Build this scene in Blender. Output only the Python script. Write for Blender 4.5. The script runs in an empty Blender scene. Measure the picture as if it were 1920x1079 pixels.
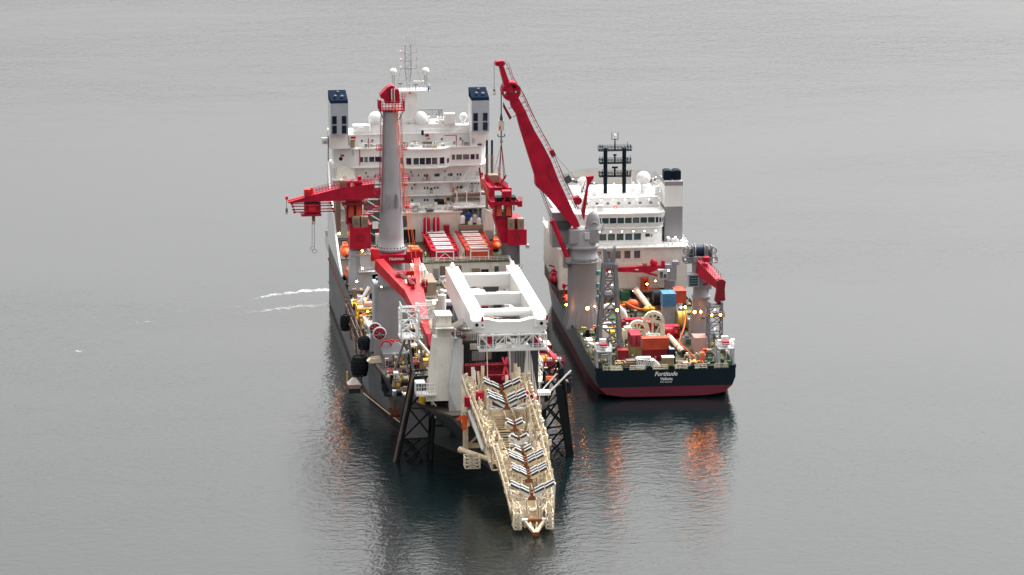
import bpy, math, random
from mathutils import Vector, Matrix
R = math.radians
random.seed(7)
SC = bpy.context.scene
COL = SC.collection

# ------------------------------------------------------------------ camera, sky, sun, exposure
cam = bpy.data.cameras.new("camera"); camo = bpy.data.objects.new("camera", cam); COL.objects.link(camo)
cam.lens = 150.0; cam.sensor_width = 36.0; cam.clip_start = 5; cam.clip_end = 60000
camo.location = (0, 0, 226); camo.rotation_euler = (R(90 - 12.267), 0, R(-6.087))
SC.camera = camo
SUN_EL, SUN_AZ = 60, 45            # beyond the ships, to the right, behind thick cloud
w = bpy.data.worlds.new("World"); SC.world = w; w.use_nodes = True
nt = w.node_tree; bg = nt.nodes["Background"]
sky = nt.nodes.new("ShaderNodeTexSky"); sky.sky_type = 'NISHITA'; sky.sun_disc = False
sky.sun_elevation = R(SUN_EL); sky.sun_rotation = R(SUN_AZ); sky.air_density = 1.0; sky.dust_density = 8.0; sky.ozone_density = 1.0
hs = nt.nodes.new("ShaderNodeHueSaturation"); hs.inputs["Saturation"].default_value = 0.0
wb = nt.nodes.new("ShaderNodeMix"); wb.data_type = 'RGBA'; wb.blend_type = 'MULTIPLY'; wb.inputs["Factor"].default_value = 1; wb.inputs["B"].default_value = (1, .993, .978, 1)
nt.links.new(sky.outputs[0], hs.inputs["Color"]); nt.links.new(hs.outputs[0], wb.inputs["A"]); nt.links.new(wb.outputs["Result"], bg.inputs["Color"])
bg.inputs["Strength"].default_value = 0.15
sun = bpy.data.lights.new("sun", 'SUN'); suno = bpy.data.objects.new("sun", sun); COL.objects.link(suno)
sun.energy = 0.5; sun.angle = R(35); sun.color = (1, .97, .93)
suno.rotation_euler = (R(90 - SUN_EL), 0, R(-(SUN_AZ) + 180)); suno.location = (0, 800, 400)
SC.view_settings.view_transform = 'Standard'; SC.view_settings.look = 'None'
SC.view_settings.exposure = 1.4; SC.view_settings.gamma = 1.0
SC.cycles.max_bounces = 6; SC.cycles.use_denoising = True; SC.cycles.sample_clamp_indirect = 12

# ------------------------------------------------------------------ materials
MATS = {}
def pm(name, col, rough=.5, dirt=.25, dc=(.13, .085, .05), scale=.5, spec=.22, metal=0, vstreak=.18, var=.08, bump=.0):
    m = bpy.data.materials.new(name); m.use_nodes = True; t = m.node_tree; b = t.nodes["Principled BSDF"]
    b.inputs["Roughness"].default_value = rough; b.inputs["Metallic"].default_value = metal
    b.inputs["Specular IOR Level"].default_value = spec
    g = t.nodes.new("ShaderNodeNewGeometry"); mp = t.nodes.new("ShaderNodeMapping"); mp.inputs["Scale"].default_value = (1, 1, vstreak)
    t.links.new(g.outputs["Position"], mp.inputs["Vector"])
    n1 = t.nodes.new("ShaderNodeTexNoise"); n1.inputs["Scale"].default_value = scale * 2.2; n1.inputs["Detail"].default_value = 6; n1.inputs["Roughness"].default_value = .65
    t.links.new(mp.outputs[0], n1.inputs["Vector"])
    rp = t.nodes.new("ShaderNodeValToRGB"); rp.color_ramp.elements[0].position = .52; rp.color_ramp.elements[1].position = .78
    rp.color_ramp.elements[0].color = (0, 0, 0, 1); rp.color_ramp.elements[1].color = (dirt, dirt, dirt, 1)
    t.links.new(n1.outputs["Fac"], rp.inputs["Fac"])
    n2 = t.nodes.new("ShaderNodeTexNoise"); n2.inputs["Scale"].default_value = scale * .5; n2.inputs["Detail"].default_value = 3
    t.links.new(g.outputs["Position"], n2.inputs["Vector"])
    mr = t.nodes.new("ShaderNodeMapRange"); mr.inputs["From Min"].default_value = .3; mr.inputs["From Max"].default_value = .7
    mr.inputs["To Min"].default_value = 1 - var; mr.inputs["To Max"].default_value = 1 + var
    t.links.new(n2.outputs["Fac"], mr.inputs["Value"])
    vm = t.nodes.new("ShaderNodeMix"); vm.data_type = 'RGBA'; vm.blend_type = 'MULTIPLY'; vm.inputs["Factor"].default_value = 1
    vm.inputs["A"].default_value = (*col, 1); t.links.new(mr.outputs[0], vm.inputs["B"])
    mx = t.nodes.new("ShaderNodeMix"); mx.data_type = 'RGBA'; mx.inputs["B"].default_value = (*dc, 1)
    t.links.new(rp.outputs["Color"], mx.inputs["Factor"]); t.links.new(vm.outputs["Result"], mx.inputs["A"])
    t.links.new(mx.outputs["Result"], b.inputs["Base Color"])
    if bump:
        bm = t.nodes.new("ShaderNodeBump"); bm.inputs["Strength"].default_value = bump; bm.inputs["Distance"].default_value = .05
        t.links.new(n1.outputs["Fac"], bm.inputs["Height"]); t.links.new(bm.outputs[0], b.inputs["Normal"])
    MATS[name] = m; return m
def em(name, col, s):
    m = bpy.data.materials.new(name); m.use_nodes = True; b = m.node_tree.nodes["Principled BSDF"]
    b.inputs["Base Color"].default_value = (.8, .8, .8, 1)
    b.inputs["Emission Color"].default_value = (*col, 1); b.inputs["Emission Strength"].default_value = s
    MATS[name] = m
pm("white", (.73, .73, .72), .45, .36, (.44, .36, .28), .8, vstreak=.12, var=.07)
pm("white_clean", (.73, .73, .72), .4, .10, (.5, .45, .4), .4, var=.03)
pm("offwhite", (.66, .63, .57), .55, .5, (.26, .18, .12), .5)
pm("grey", (.25, .243, .26), .5, .18, (.14, .12, .11), .3, vstreak=.4)
pm("white_warm", (.66, .615, .56), .5, .4, (.36, .27, .19), .7, vstreak=.14)
pm("lightgrey", (.42, .43, .44), .5, .3, (.2, .16, .12), .5)
pm("bluegrey", (.34, .38, .42), .5, .15, (.2, .18, .16), .5)
pm("darkgrey", (.075, .08, .085), .6, .4, (.12, .07, .04), .6)
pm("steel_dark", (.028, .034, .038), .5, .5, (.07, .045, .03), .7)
pm("black", (.010, .012, .014), .6, .35, (.04, .03, .025), .8, spec=.12)
pm("rubber", (.010, .013, .016), .75, .35, (.04, .045, .05), 1.2)
pm("navy", (.006, .018, .045), .45, .15, (.02, .02, .03), .5)
pm("hull_navy", (.005, .014, .022), .32, .2, (.03, .03, .03), .3)
pm("antifoul", (.15, .022, .04), .55, .45, (.06, .03, .03), .35)
pm("hull_grey", (.085, .088, .094), .42, .35, (.09, .06, .045), .3)
pm("red", (.37, .005, .027), .45, .5, (.13, .02, .025), .8, var=.26)
pm("bright_red", (.55, .022, .03), .4, .4, (.24, .03, .03), .8, var=.26)
pm("dark_red", (.22, .014, .022), .5, .35, (.08, .02, .02), .6)
pm("orange", (.78, .12, .03), .5, .2, (.35, .08, .04), .7)
pm("orange_red", (.48, .068, .032), .55, .6, (.2, .05, .035), .9, var=.18)
pm("pink", (.52, .33, .30), .6, .5, (.32, .2, .17), .8, var=.15)
pm("yellow", (.70, .40, .03), .5, .4, (.25, .14, .04), .8)
pm("olive", (.36, .30, .10), .6, .4, (.15, .1, .05), .8)
pm("cream", (.67, .555, .385), .6, .55, (.42, .22, .09), 1.3, vstreak=.6, var=.2)
pm("cream_dark", (.36, .28, .185), .7, .6, (.22, .11, .05), 1.2, vstreak=.6, var=.25)
pm("cream_pale", (.72, .63, .49), .6, .4, (.33, .18, .08), 1.1, vstreak=.5, var=.15)
pm("tan", (.25, .19, .135), .6, .4, (.17, .11, .07), .6)
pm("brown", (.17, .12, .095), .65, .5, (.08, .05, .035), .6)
pm("rust", (.20, .075, .035), .75, .6, (.08, .035, .02), 1.0)
pm("deck_brown", (.060, .050, .043), .75, .6, (.07, .045, .03), .35, vstreak=1)
pm("deck_green", (.055, .068, .034), .7, .55, (.12, .09, .06), .4, vstreak=1)
pm("deck_grey", (.12, .12, .115), .7, .5, (.12, .09, .07), .4, vstreak=1)
pm("blue", (.055, .20, .37), .55, .55, (.1, .12, .14), .9, var=.18)
pm("deep_blue", (.01, .05, .20), .5, .2, (.03, .03, .06), .6)
pm("green", (.03, .14, .07), .55, .35, (.06, .06, .03), .7)
pm("teal", (.08, .30, .28), .55, .35, (.2, .2, .18), .7)
pm("lime", (.55, .70, .06), .7, .1, (.3, .3, .1), 1)
pm("skin", (.45, .27, .20), .6, .0)
pm("mast_grey", (.33, .325, .345), .5, .25, (.17, .15, .13), .35)
pm("mast_navy", (.005, .012, .020), .7, .2, (.02, .02, .02), .6, spec=.1)
pm("navy_matte", (.003, .011, .028), .9, .3, (.02, .02, .025), .6, spec=.05)
pm("boot_dark", (.075, .022, .024), .6, .6, (.05, .03, .025), .5)
pm("heli_deck", (.13, .123, .113), .95, .4, (.04,.036,.032), .3, vstreak=1, spec=.03)
pm("tower_grey", (.17, .172, .185), .55, .35, (.09, .07, .06), .6)
pm("rope", (.045, .04, .035), .8, .2)
pm("chrome", (.5, .5, .52), .2, .1, metal=.9)
def glass(name, col):
    m = bpy.data.materials.new(name); m.use_nodes = True; b = m.node_tree.nodes["Principled BSDF"]
    b.inputs["Base Color"].default_value = (*col, 1); b.inputs["Roughness"].default_value = .06; b.inputs["Specular IOR Level"].default_value = .7
    MATS[name] = m
glass("glass_navy", (.006, .014, .035)); glass("glass_green", (.012, .045, .042)); glass("glass_grey", (.10, .10, .105)); glass("glass_brown", (.09, .07, .06))
em("lamp_orange", (1, .23, .018), 75); em("lamp_amber", (1, .33, .06), 14); em("lamp_warm", (1, .86, .62), 2.5); em("lamp_red", (1, .08, .05), 2)

# ------------------------------------------------------------------ ship frames: x across, y away from the viewer, z up from the water
SHIPS = {'F': ((131.93, 914.54), 0.0), 'A': ((87.08, 857.08), R(1.0152))}
def wpos(s, p):
    (ox, oy), a = SHIPS[s]; c, n = math.cos(a), math.sin(a)
    return (ox + p[0]*c - p[1]*n, oy + p[0]*n + p[1]*c, p[2])

# ------------------------------------------------------------------ geometry collector
class G:
    def __init__(s, mat="white"):
        s.v = []; s.f = []; s.fm = []; s.fs = []; s.mat = mat
    def add(s, vs, fs, smooth=False, mat=None):
        o = len(s.v); s.v += [tuple(p) for p in vs]
        for f in fs:
            s.f.append([o+i for i in f]); s.fm.append(mat or s.mat); s.fs.append(smooth)
        return s
    def box(s, x0, x1, y0, y1, z0, z1, mat=None):
        return s.add([(x0,y0,z0),(x1,y0,z0),(x1,y1,z0),(x0,y1,z0),(x0,y0,z1),(x1,y0,z1),(x1,y1,z1),(x0,y1,z1)],
              [(0,3,2,1),(4,5,6,7),(0,1,5,4),(1,2,6,5),(2,3,7,6),(3,0,4,7)], mat=mat)
    def frus(s, b, t, mat=None):          # b, t: x0,x1,y0,y1,z
        return s.add([(b[0],b[2],b[4]),(b[1],b[2],b[4]),(b[1],b[3],b[4]),(b[0],b[3],b[4]),(t[0],t[2],t[4]),(t[1],t[2],t[4]),(t[1],t[3],t[4]),(t[0],t[3],t[4])],
              [(0,3,2,1),(4,5,6,7),(0,1,5,4),(1,2,6,5),(2,3,7,6),(3,0,4,7)], mat=mat)
    def cbox(s, c, d, mat=None, rz=0, rx=0, ry=0):
        M = Matrix.Rotation(rz,3,'Z') @ Matrix.Rotation(rx,3,'X') @ Matrix.Rotation(ry,3,'Y'); a = G(); a.box(-d[0]/2,d[0]/2,-d[1]/2,d[1]/2,-d[2]/2,d[2]/2)
        return s.add([Vector(c) + M @ Vector(p) for p in a.v], a.f, mat=mat)
    def beam(s, p, q, w, h=None, mat=None, w2=None, h2=None):
        p, q = Vector(p), Vector(q); d = (q-p).normalized(); h = h or w; w2 = w2 or w; h2 = h2 or h
        up = Vector((0,0,1)) if abs(d.z) < .95 else Vector((0,1,0))
        a = d.cross(up).normalized(); b = a.cross(d).normalized()
        vs = [p-a*w/2-b*h/2, p+a*w/2-b*h/2, p+a*w/2+b*h/2, p-a*w/2+b*h/2, q-a*w2/2-b*h2/2, q+a*w2/2-b*h2/2, q+a*w2/2+b*h2/2, q-a*w2/2+b*h2/2]
        return s.add(vs, [(0,3,2,1),(4,5,6,7),(0,1,5,4),(1,2,6,5),(2,3,7,6),(3,0,4,7)], mat=mat)
    def tube(s, p, q, r, n=8, r2=None, mat=None, caps=True):
        p, q = Vector(p), Vector(q); d = (q-p).normalized(); r2 = r if r2 is None else r2
        up = Vector((0,0,1)) if abs(d.z) < .95 else Vector((0,1,0))
        a = d.cross(up).normalized(); b = a.cross(d).normalized(); vs = []
        for c, rr in ((p,r),(q,r2)):
            for i in range(n):
                t = 2*math.pi*i/n; vs.append(c + a*math.cos(t)*rr + b*math.sin(t)*rr)
        s.add(vs, [(i,n+i,n+(i+1)%n,(i+1)%n) for i in range(n)], n > 5, mat)
        if caps: s.add(vs, [tuple(range(n)), tuple(range(2*n-1,n-1,-1))], False, mat)
        return s
    def path(s, pts, r, n=6, mat=None):
        for a, b in zip(pts, pts[1:]): s.tube(a, b, r, n, mat=mat)
        return s
    def lathe(s, c, prof, n=16, mat=None, axis='z', smooth=True, a0=0):
        vs = []; k = len(prof)
        for r, z in prof:
            for i in range(n):
                t = 2*math.pi*i/n + a0; x, y = r*math.cos(t), r*math.sin(t)
                vs.append((c[0]+x, c[1]+y, c[2]+z) if axis == 'z' else (c[0]+z, c[1]+x, c[2]+y) if axis == 'x' else (c[0]+y, c[1]+z, c[2]+x))
        fs = [(j*n+i, j*n+(i+1)%n, (j+1)*n+(i+1)%n, (j+1)*n+i) for j in range(k-1) for i in range(n)]
        s.add(vs, fs, smooth, mat)
        s.add(vs[:n], [tuple(range(n-1,-1,-1))], False, mat); s.add(vs[-n:], [tuple(range(n))], False, mat)
        return s
    def ball(s, c, r, n=14, mat=None, z0=-1.0, sx=1, sz=1):
        a0 = math.asin(z0); k = n//2
        return s.lathe(c, [(max(.001, r*sx*math.cos(a0+(math.pi/2-a0)*i/k)), r*sz*math.sin(a0+(math.pi/2-a0)*i/k)) for i in range(k+1)], n, mat)
    def torus(s, c, r, rr, n=16, k=6, axis='y', mat=None, a0=0, a1=2*math.pi, sq=False):
        vs = []; full = abs(a1-a0-2*math.pi) < 1e-6; m = n if full else n+1
        for i in range(m):
            t = a0+(a1-a0)*i/n
            for j in range(k):
                u = 2*math.pi*j/k + (math.pi/k if sq else 0); q = r+rr*math.cos(u); h = rr*math.sin(u); x, y = q*math.cos(t), q*math.sin(t)
                vs.append((c[0]+x, c[1]+h, c[2]+y) if axis == 'y' else (c[0]+h, c[1]+x, c[2]+y) if axis == 'x' else (c[0]+x, c[1]+y, c[2]+h))
        fs = [(i*k+j, ((i+1)%m)*k+j, ((i+1)%m)*k+(j+1)%k, i*k+(j+1)%k) for i in range(n) for j in range(k)]
        return s.add(vs, fs, not sq, mat)
    def prism(s, poly, axis, a, b, mat=None):     # poly in the plane across axis
        def P(u, v, d): return (d,u,v) if axis == 'x' else (u,d,v) if axis == 'y' else (u,v,d)
        n = len(poly); vs = [P(u,v,a) for u,v in poly] + [P(u,v,b) for u,v in poly]
        return s.add(vs, [tuple(range(n)), tuple(range(2*n-1,n-1,-1))] + [(i,(i+1)%n,n+(i+1)%n,n+i) for i in range(n)], mat=mat)
    def rail(s, pts, h=1.1, step=1.7, r=.045, mat=None, rows=3):
        for a, b in zip(pts, pts[1:]):
            a, b = Vector(a), Vector(b); L = (b-a).length; n = max(1, round(L/step))
            for i in range(n+1):
                p = a.lerp(b, i/n); s.tube(p, p+Vector((0,0,h)), r, 4, mat=mat, caps=False)
            for k in range(rows):
                z = Vector((0,0,h*(k+1)/rows)); s.tube(a+z, b+z, r, 4, mat=mat, caps=False)
        return s
    def ladder(s, p, q, w=.5, mat=None, side=(1,0,0), cage=False):
        p, q, sd = Vector(p), Vector(q), Vector(side)*w/2; n = int((q-p).length/.5)
        s.tube(p-sd, q-sd, .05, 4, mat=mat); s.tube(p+sd, q+sd, .05, 4, mat=mat)
        for i in range(n): c = p.lerp(q, (i+.5)/n); s.tube(c-sd, c+sd, .035, 4, mat=mat, caps=False)
        return s
    def lattice(s, B, T, n, rc, rb, mat=None, faces=((0,1),(1,2),(2,3),(3,0)), square=False, cross=False):
        B = [Vector(p) for p in B]; T = [Vector(p) for p in T]
        put = (lambda a, b, r: s.beam(a, b, 2*r, mat=mat)) if square else (lambda a, b, r: s.tube(a, b, r, 6, mat=mat))
        for b, t in zip(B, T): put(b, t, rc)
        for k in range(n+1):
            for i, j in faces:
                a, c = B[i].lerp(T[i], k/n), B[j].lerp(T[j], k/n); put(a, c, rb)
                if k < n:
                    a2, c2 = B[i].lerp(T[i], (k+1)/n), B[j].lerp(T[j], (k+1)/n)
                    if k % 2 or cross: put(a, c2, rb)
                    if not k % 2 or cross: put(c, a2, rb)
        return s
    def mesh(s, name, base=(0,0,0)):
        me = bpy.data.meshes.new(name)
        me.from_pydata([(p[0]-base[0], p[1]-base[1], p[2]-base[2]) for p in s.v], [], s.f)
        names = sorted(set(s.fm)); ix = {n: i for i, n in enumerate(names)}
        for n in names: me.materials.append(MATS[n])
        me.polygons.foreach_set("material_index", [ix[m] for m in s.fm]); me.polygons.foreach_set("use_smooth", s.fs)
        me.update(); return me

def tag(o, label=None, cat=None, group=None, kind=None):
    for k, v in (("label",label),("category",cat),("group",group),("kind",kind)):
        if v: o[k] = v
    return o
class T:                                     # a thing: an Empty at its base, parts below it
    def __init__(s, ship, name, label, cat, base, group=None, rz=0):
        s.ship, s.base = ship, Vector(base); s.o = bpy.data.objects.new(name, None); COL.objects.link(s.o)
        s.o.location = wpos(ship, base); s.o.rotation_euler = (0, 0, SHIPS[ship][1] + rz); s.o.empty_display_size = .5
        tag(s.o, label, cat, group)
    def part(s, name, g, parent=None, label=None, kind=None, local=False):
        o = bpy.data.objects.new(name, g.mesh(name, (0,0,0) if local else s.base)); COL.objects.link(o); o.parent = parent or s.o
        return tag(o, label, kind=kind)
    def inst(s, name, me, pos, parent=None, rz=0, label=None):
        o = bpy.data.objects.new(name, me); COL.objects.link(o); o.parent = parent or s.o
        o.location = Vector(pos) - s.base; o.rotation_euler = (0,0,rz); return tag(o, label)
    def text(s, txt, pos, size, mat, parent=None, rot=(90,0,0), shear=0, bold=.0, ex=.02):
        c = bpy.data.curves.new("lettering", 'FONT'); c.body = txt; c.size = size; c.align_x = 'CENTER'; c.shear = shear; c.extrude = ex; c.offset = bold
        c.materials.append(MATS[mat]); c.resolution_u = 3
        tmp = bpy.data.objects.new("lettering_source", c); COL.objects.link(tmp)
        me = bpy.data.meshes.new_from_object(tmp.evaluated_get(bpy.context.evaluated_depsgraph_get())); bpy.data.objects.remove(tmp)
        o = bpy.data.objects.new("lettering", me); COL.objects.link(o); o.parent = parent or s.o
        o.location = Vector(pos) - s.base; o.rotation_euler = [R(a) for a in rot]; return o
def single(ship, name, label, cat, g, base, group=None, rz=0, local=False):
    o = bpy.data.objects.new(name, g.mesh(name, (0,0,0) if local else base)); COL.objects.link(o)
    o.location = wpos(ship, base); o.rotation_euler = (0,0,SHIPS[ship][1]+rz); return tag(o, label, cat, group)
def copy_thing(t, base, label, rz=0):
    n = T.__new__(T); n.ship, n.base = t.ship, Vector(base); n.o = t.o.copy(); COL.objects.link(n.o)
    n.o.location = wpos(t.ship, base); n.o.rotation_euler = (0,0,SHIPS[t.ship][1]+rz); n.o["label"] = label
    def rec(a, p):
        for ch in list(a.children):
            c = ch.copy(); COL.objects.link(c); c.parent = p; rec(ch, c)
    rec(t.o, n.o); return n
_wm = {}
def window_mesh(w, h, gm, fm="white"):
    k = (w, h, gm, fm)
    if k not in _wm:
        g = G(fm); f = .09
        g.box(-w/2-f, w/2+f, -.10, .03, h/2, h/2+f); g.box(-w/2-f, w/2+f, -.10, .03, -h/2-f, -h/2)
        g.box(-w/2-f, -w/2, -.10, .03, -h/2, h/2); g.box(w/2, w/2+f, -.10, .03, -h/2, h/2)
        g.box(-w/2, w/2, -.03, .02, -h/2, h/2, mat=gm); _wm[k] = g.mesh("window")
    return _wm[k]
_lm = {}
def lamp(t, pos, mat="lamp_orange", r=.26, parent=None, power=0, name="floodlight"):
    """a floodlight: dark housing behind, lit lens facing the stern and a little down"""
    k = (mat, r)
    if k not in _lm:
        g = G("darkgrey"); g.lathe((0,0,0), [(r*.45,r*1.1),(r*1.08,r*.35),(r*1.12,-r*.12),(r*1.02,-r*.12)][::-1], 12, axis='y')
        g.lathe((0,0,0), [(.01,-r*.75),(r*.55,-r*.62),(r*.9,-r*.3),(r,-r*.13)], 12, mat=mat, axis='y'); g.tube((0,r*.5,-r*2.0),(0,r*.5,-r*.7), r*.22, 6); _lm[k] = g.mesh("floodlight")
    o = t.inst(name, _lm[k], pos, parent)
    if power:
        l = bpy.data.lights.new("floodlight_light", 'POINT'); l.energy = power; l.color = (1, .38, .10); l.shadow_soft_size = .3
        lo = bpy.data.objects.new("floodlight_light", l); COL.objects.link(lo); lo.parent = o; lo.location = (0, -r-.4, 0)
    return o

def clutter(t, n, xr, yr, z, seed, mats, big=1.0, avoid=(), name="deck_machinery"):
    """fixed deck machinery: lockers, pumps, winches, pipe stands, ventilators, each a part of its own"""
    q = random.Random(seed)
    for i in range(n):
        for _ in range(20):
            x, y = q.uniform(*xr), q.uniform(*yr)
            if not any(a <= x <= b and c <= y <= d for a, b, c, d in avoid): break
        else: continue
        m, m2 = q.choice(mats), q.choice(mats); w, l, h = q.uniform(.5,1.7)*big, q.uniform(.6,2.2)*big, q.uniform(.5,2.2)*big; k = q.randrange(6); g = G(m)
        if k == 0:
            g.box(x-w/2,x+w/2,y-l/2,y+l/2,z,z+h); g.box(x-w*.35,x+w*.35,y-l/2-.06,y-l/2,z+h*.2,z+h*.8,mat=m2); g.box(x-w*.55,x+w*.55,y-l*.55,y+l*.55,z+h,z+h+.08)
        elif k == 1:
            g.box(x-w*.7,x+w*.7,y-.5,y+.5,z,z+.25,mat="darkgrey"); g.tube((x-w*.6,y,z+.25+h*.3),(x+w*.6,y,z+.25+h*.3),h*.3,12); g.lathe((x-w*.6,y,z+.25+h*.3),[(h*.4,-.08),(h*.4,.08),(.05,.1)],14,axis='x',mat=m2); g.lathe((x+w*.6,y,z+.25+h*.3),[(.05,-.1),(h*.4,-.08),(h*.4,.08)],14,axis='x',mat=m2)
        elif k == 2:
            g.tube((x,y,z),(x,y,z+h*1.2),.22*big,8); g.ball((x,y-.1,z+h*1.25),.4*big,10,mat=m2); g.box(x-.4,x+.4,y-.4,y+.4,z,z+.2)
        elif k == 3:
            g.rail([(x-w,y-l/2,z),(x+w,y-l/2,z)],1.1,.7,.055); g.box(x-w,x+w,y-l/2+.1,y+l/2,z+.25,z+.45,mat=m2); g.box(x-w*.4,x+w*.4,y-.3,y+.4,z+.45,z+.45+h*.6)
        elif k == 4:
            r = .16+.16*q.random()
            for j in range(3): g.tube((x+j*r*2.1-w/2,y-l,z+r+.15),(x+j*r*2.1-w/2+q.uniform(-.3,.3),y+l,z+r+.15),r,8)
            g.box(x-w*.8,x+w,y-.2,y+.2,z,z+.15,mat="darkgrey")
        else:
            g.frus((x-w/2,x+w/2,y-l/2,y+l/2,z),(x-w*.3,x+w*.3,y-l*.35,y+l*.4,z+h)); g.tube((x-w*.4,y-l*.3,z+h),(x+w*.4,y-l*.3,z+h),.13,6,mat=m2); g.tube((x,y,z+h),(x,y,z+h+.9),.07,5,mat=m2)
        t.part(name, g)

# ------------------------------------------------------------------ water
def make_water():
    me = bpy.data.meshes.new("water"); S = 26000
    me.from_pydata([(-S,-S+9000,0),(S,-S+9000,0),(S,S+9000,0),(-S,S+9000,0)], [], [(0,1,2,3)])
    o = bpy.data.objects.new("water", me); COL.objects.link(o); tag(o, "calm grey sea with fine ripples around both ships", "sea", kind="structure")
    m = bpy.data.materials.new("sea_water"); m.use_nodes = True; t = m.node_tree; b = t.nodes["Principled BSDF"]
    b.inputs["Base Color"].default_value = (.003, .007, .008, 1); b.inputs["Roughness"].default_value = .10; b.inputs["IOR"].default_value = 1.333
    g = t.nodes.new("ShaderNodeNewGeometry")
    def noise(sc, stretch, rot, det=3, rough=.55):
        mp = t.nodes.new("ShaderNodeMapping"); mp.inputs["Rotation"].default_value = (0,0,R(rot)); mp.inputs["Scale"].default_value = (sc*stretch, sc, sc)
        t.links.new(g.outputs["Position"], mp.inputs["Vector"])
        n = t.nodes.new("ShaderNodeTexNoise"); n.noise_dimensions = '2D'; n.inputs["Scale"].default_value = 1; n.inputs["Detail"].default_value = det; n.inputs["Roughness"].default_value = rough
        t.links.new(mp.outputs[0], n.inputs["Vector"]); return n.outputs["Fac"]
    def math_(op, a, c):
        n = t.nodes.new("ShaderNodeMath"); n.operation = op
        for i, x in enumerate((a, c)):
            if isinstance(x, (int, float)): n.inputs[i].default_value = x
            else: t.links.new(x, n.inputs[i])
        return n.outputs[0]
    big = math_('MULTIPLY', noise(.11, .8, 12, 2), .085)
    mid = math_('MULTIPLY', noise(.5, .85, -14, 3), .082)
    fine = math_('MULTIPLY', noise(1.7, .9, 20, 2), .030)
    patch = noise(.006, .35, 6, 6, .62)                     # calmer and more ruffled stretches of sea
    mr = t.nodes.new("ShaderNodeMapRange"); mr.inputs["From Min"].default_value = .36; mr.inputs["From Max"].default_value = .64; mr.inputs["To Min"].default_value = .4; mr.inputs["To Max"].default_value = 1.15
    t.links.new(patch, mr.inputs["Value"])
    h = math_('MULTIPLY', math_('ADD', math_('ADD', big, mid), fine), mr.outputs[0])
    bp = t.nodes.new("ShaderNodeBump"); bp.inputs["Strength"].default_value = 1; bp.inputs["Distance"].default_value = 1.0
    t.links.new(h, bp.inputs["Height"]); t.links.new(bp.outputs[0], b.inputs["Normal"])
    me.materials.append(m)
make_water()

# ================================================================== CONSTRUCTION SHIP (stern towards the viewer)
D = 6.4
F = T('F', "construction_ship", "navy-hulled construction ship with white bridge and a name on its red-bottomed stern", "ship", (0, 70, 0))
def loft(stations, band):
    g = G(); k = len(stations[0][1])
    for side in (1, -1):
        for (y0, s0), (y1, s1) in zip(stations, stations[1:]):
            for i in range(k-1):
                q = [(side*s0[i][0], y0, s0[i][1]), (side*s1[i][0], y1, s1[i][1]), (side*s1[i+1][0], y1, s1[i+1][1]), (side*s0[i+1][0], y0, s0[i+1][1])]
                g.add(q, [(0,1,2,3)] if side < 0 else [(3,2,1,0)], True, band(i, y0))
    return g
FS = [(0, [(0,.45),(9,.5),(13.2,1.1),(15.0,2.7),(15.7,4.6),(15.7,6.6)]),
      (5, [(0,-1.2),(10.5,-1.0),(14.3,.1),(15.4,2.7),(15.7,4.6),(15.7,6.6)]),
      (16, [(0,-4),(13,-4),(15.4,-2.5),(15.7,2.7),(15.7,4.6),(15.7,6.6)]),
      (84, [(0,-4),(13,-4),(15.4,-2.5),(15.7,2.7),(15.7,4.6),(15.7,6.6)]),
      (108, [(0,-4),(9,-4),(11.8,-2.5),(13.2,2.7),(14.2,5.4),(14.6,10.5)]),
      (128, [(0,-4),(4,-4),(5.5,-2.5),(7.5,2.7),(9.6,6),(10.4,12)]),
      (146, [(0,-4),(.2,-4),(.3,-2.5),(.6,2.7),(1.2,6.5),(1.6,13)])]
hg = loft(FS, lambda i, y: "antifoul" if i < 3 else "hull_navy")
s0 = FS[0][1]
for i in range(5):
    a, b = s0[i], s0[i+1]
    hg.add([(-a[0],0,a[1]),(a[0],0,a[1]),(b[0],0,b[1]),(-b[0],0,b[1])], [(0,1,2,3)], mat="antifoul" if i < 3 else "hull_navy")
hull = F.part("hull", hg)
F.text("Fortitude", (0, -.03, 5.15), 1.35, "white_clean", hull, shear=.3, bold=.03)
F.text("Valletta", (0.1, -.03, 4.15), .92, "white_clean", hull, shear=.2, bold=.022)
F.text("IMO 9651557", (0.1, -.03, 3.55), .48, "white_clean", hull, shear=0)
g = G("deck_green"); g.prism([(-15.6,.1),(15.6,.1),(15.6,72),(-15.6,72)], 'z', D-.3, D); F.part("deck", g)
g = G("hull_navy")
for s in (-1, 1): g.box(s*15.7-.12, s*15.7+.12, .1, 70, 6.6, 7.35)
for x0, x1 in ((-15.7,-14.2),(-9.6,-8.2),(-4.4,-3),(.6,2),(5,6.3),(9.4,10.8),(14.2,15.7)): g.box(x0, x1, -.02, .35, 6.55, 7.2)
F.part("bulwark", g)
for x0, x1 in ((-14,-9.8),(-8,-4.6),(-2.8,.4),(2.2,4.8),(6.5,9.2),(11,14)):
    F.part("stern_rail", G("cream_pale").rail([(x0,.3,D),(x1,.3,D)], 1.15, .9, .06))
for x in (-13, -7.2, -3.7, 3.5, 8.4, 12.6):
    g = G("green" if x in (-13, 12.6) else "darkgrey")
    for dx in (-.4, .4): g.lathe((x+dx, 1.3, D), [(.26,0),(.26,.7),(.34,.74),(.34,.9),(.1,.95)], 10)
    g.box(x-.9, x+.9, .9, 1.7, D, D+.12); F.part("bollard", g)
for x in (-3.7, 6, 1.3): F.part("fairlead", G("black").torus((x, .2, 6.9), .42, .16, 14, 6, 'y'))
# side rails and stanchions along the deck edge
for s in (-1, 1):
    F.part("deck_rail", G("deck_green").rail([(s*15.3,2,D),(s*15.3,36,D)] if s > 0 else [(s*15.3,12,D),(s*15.3,40,D)], 1.5, 2, .06))

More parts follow.
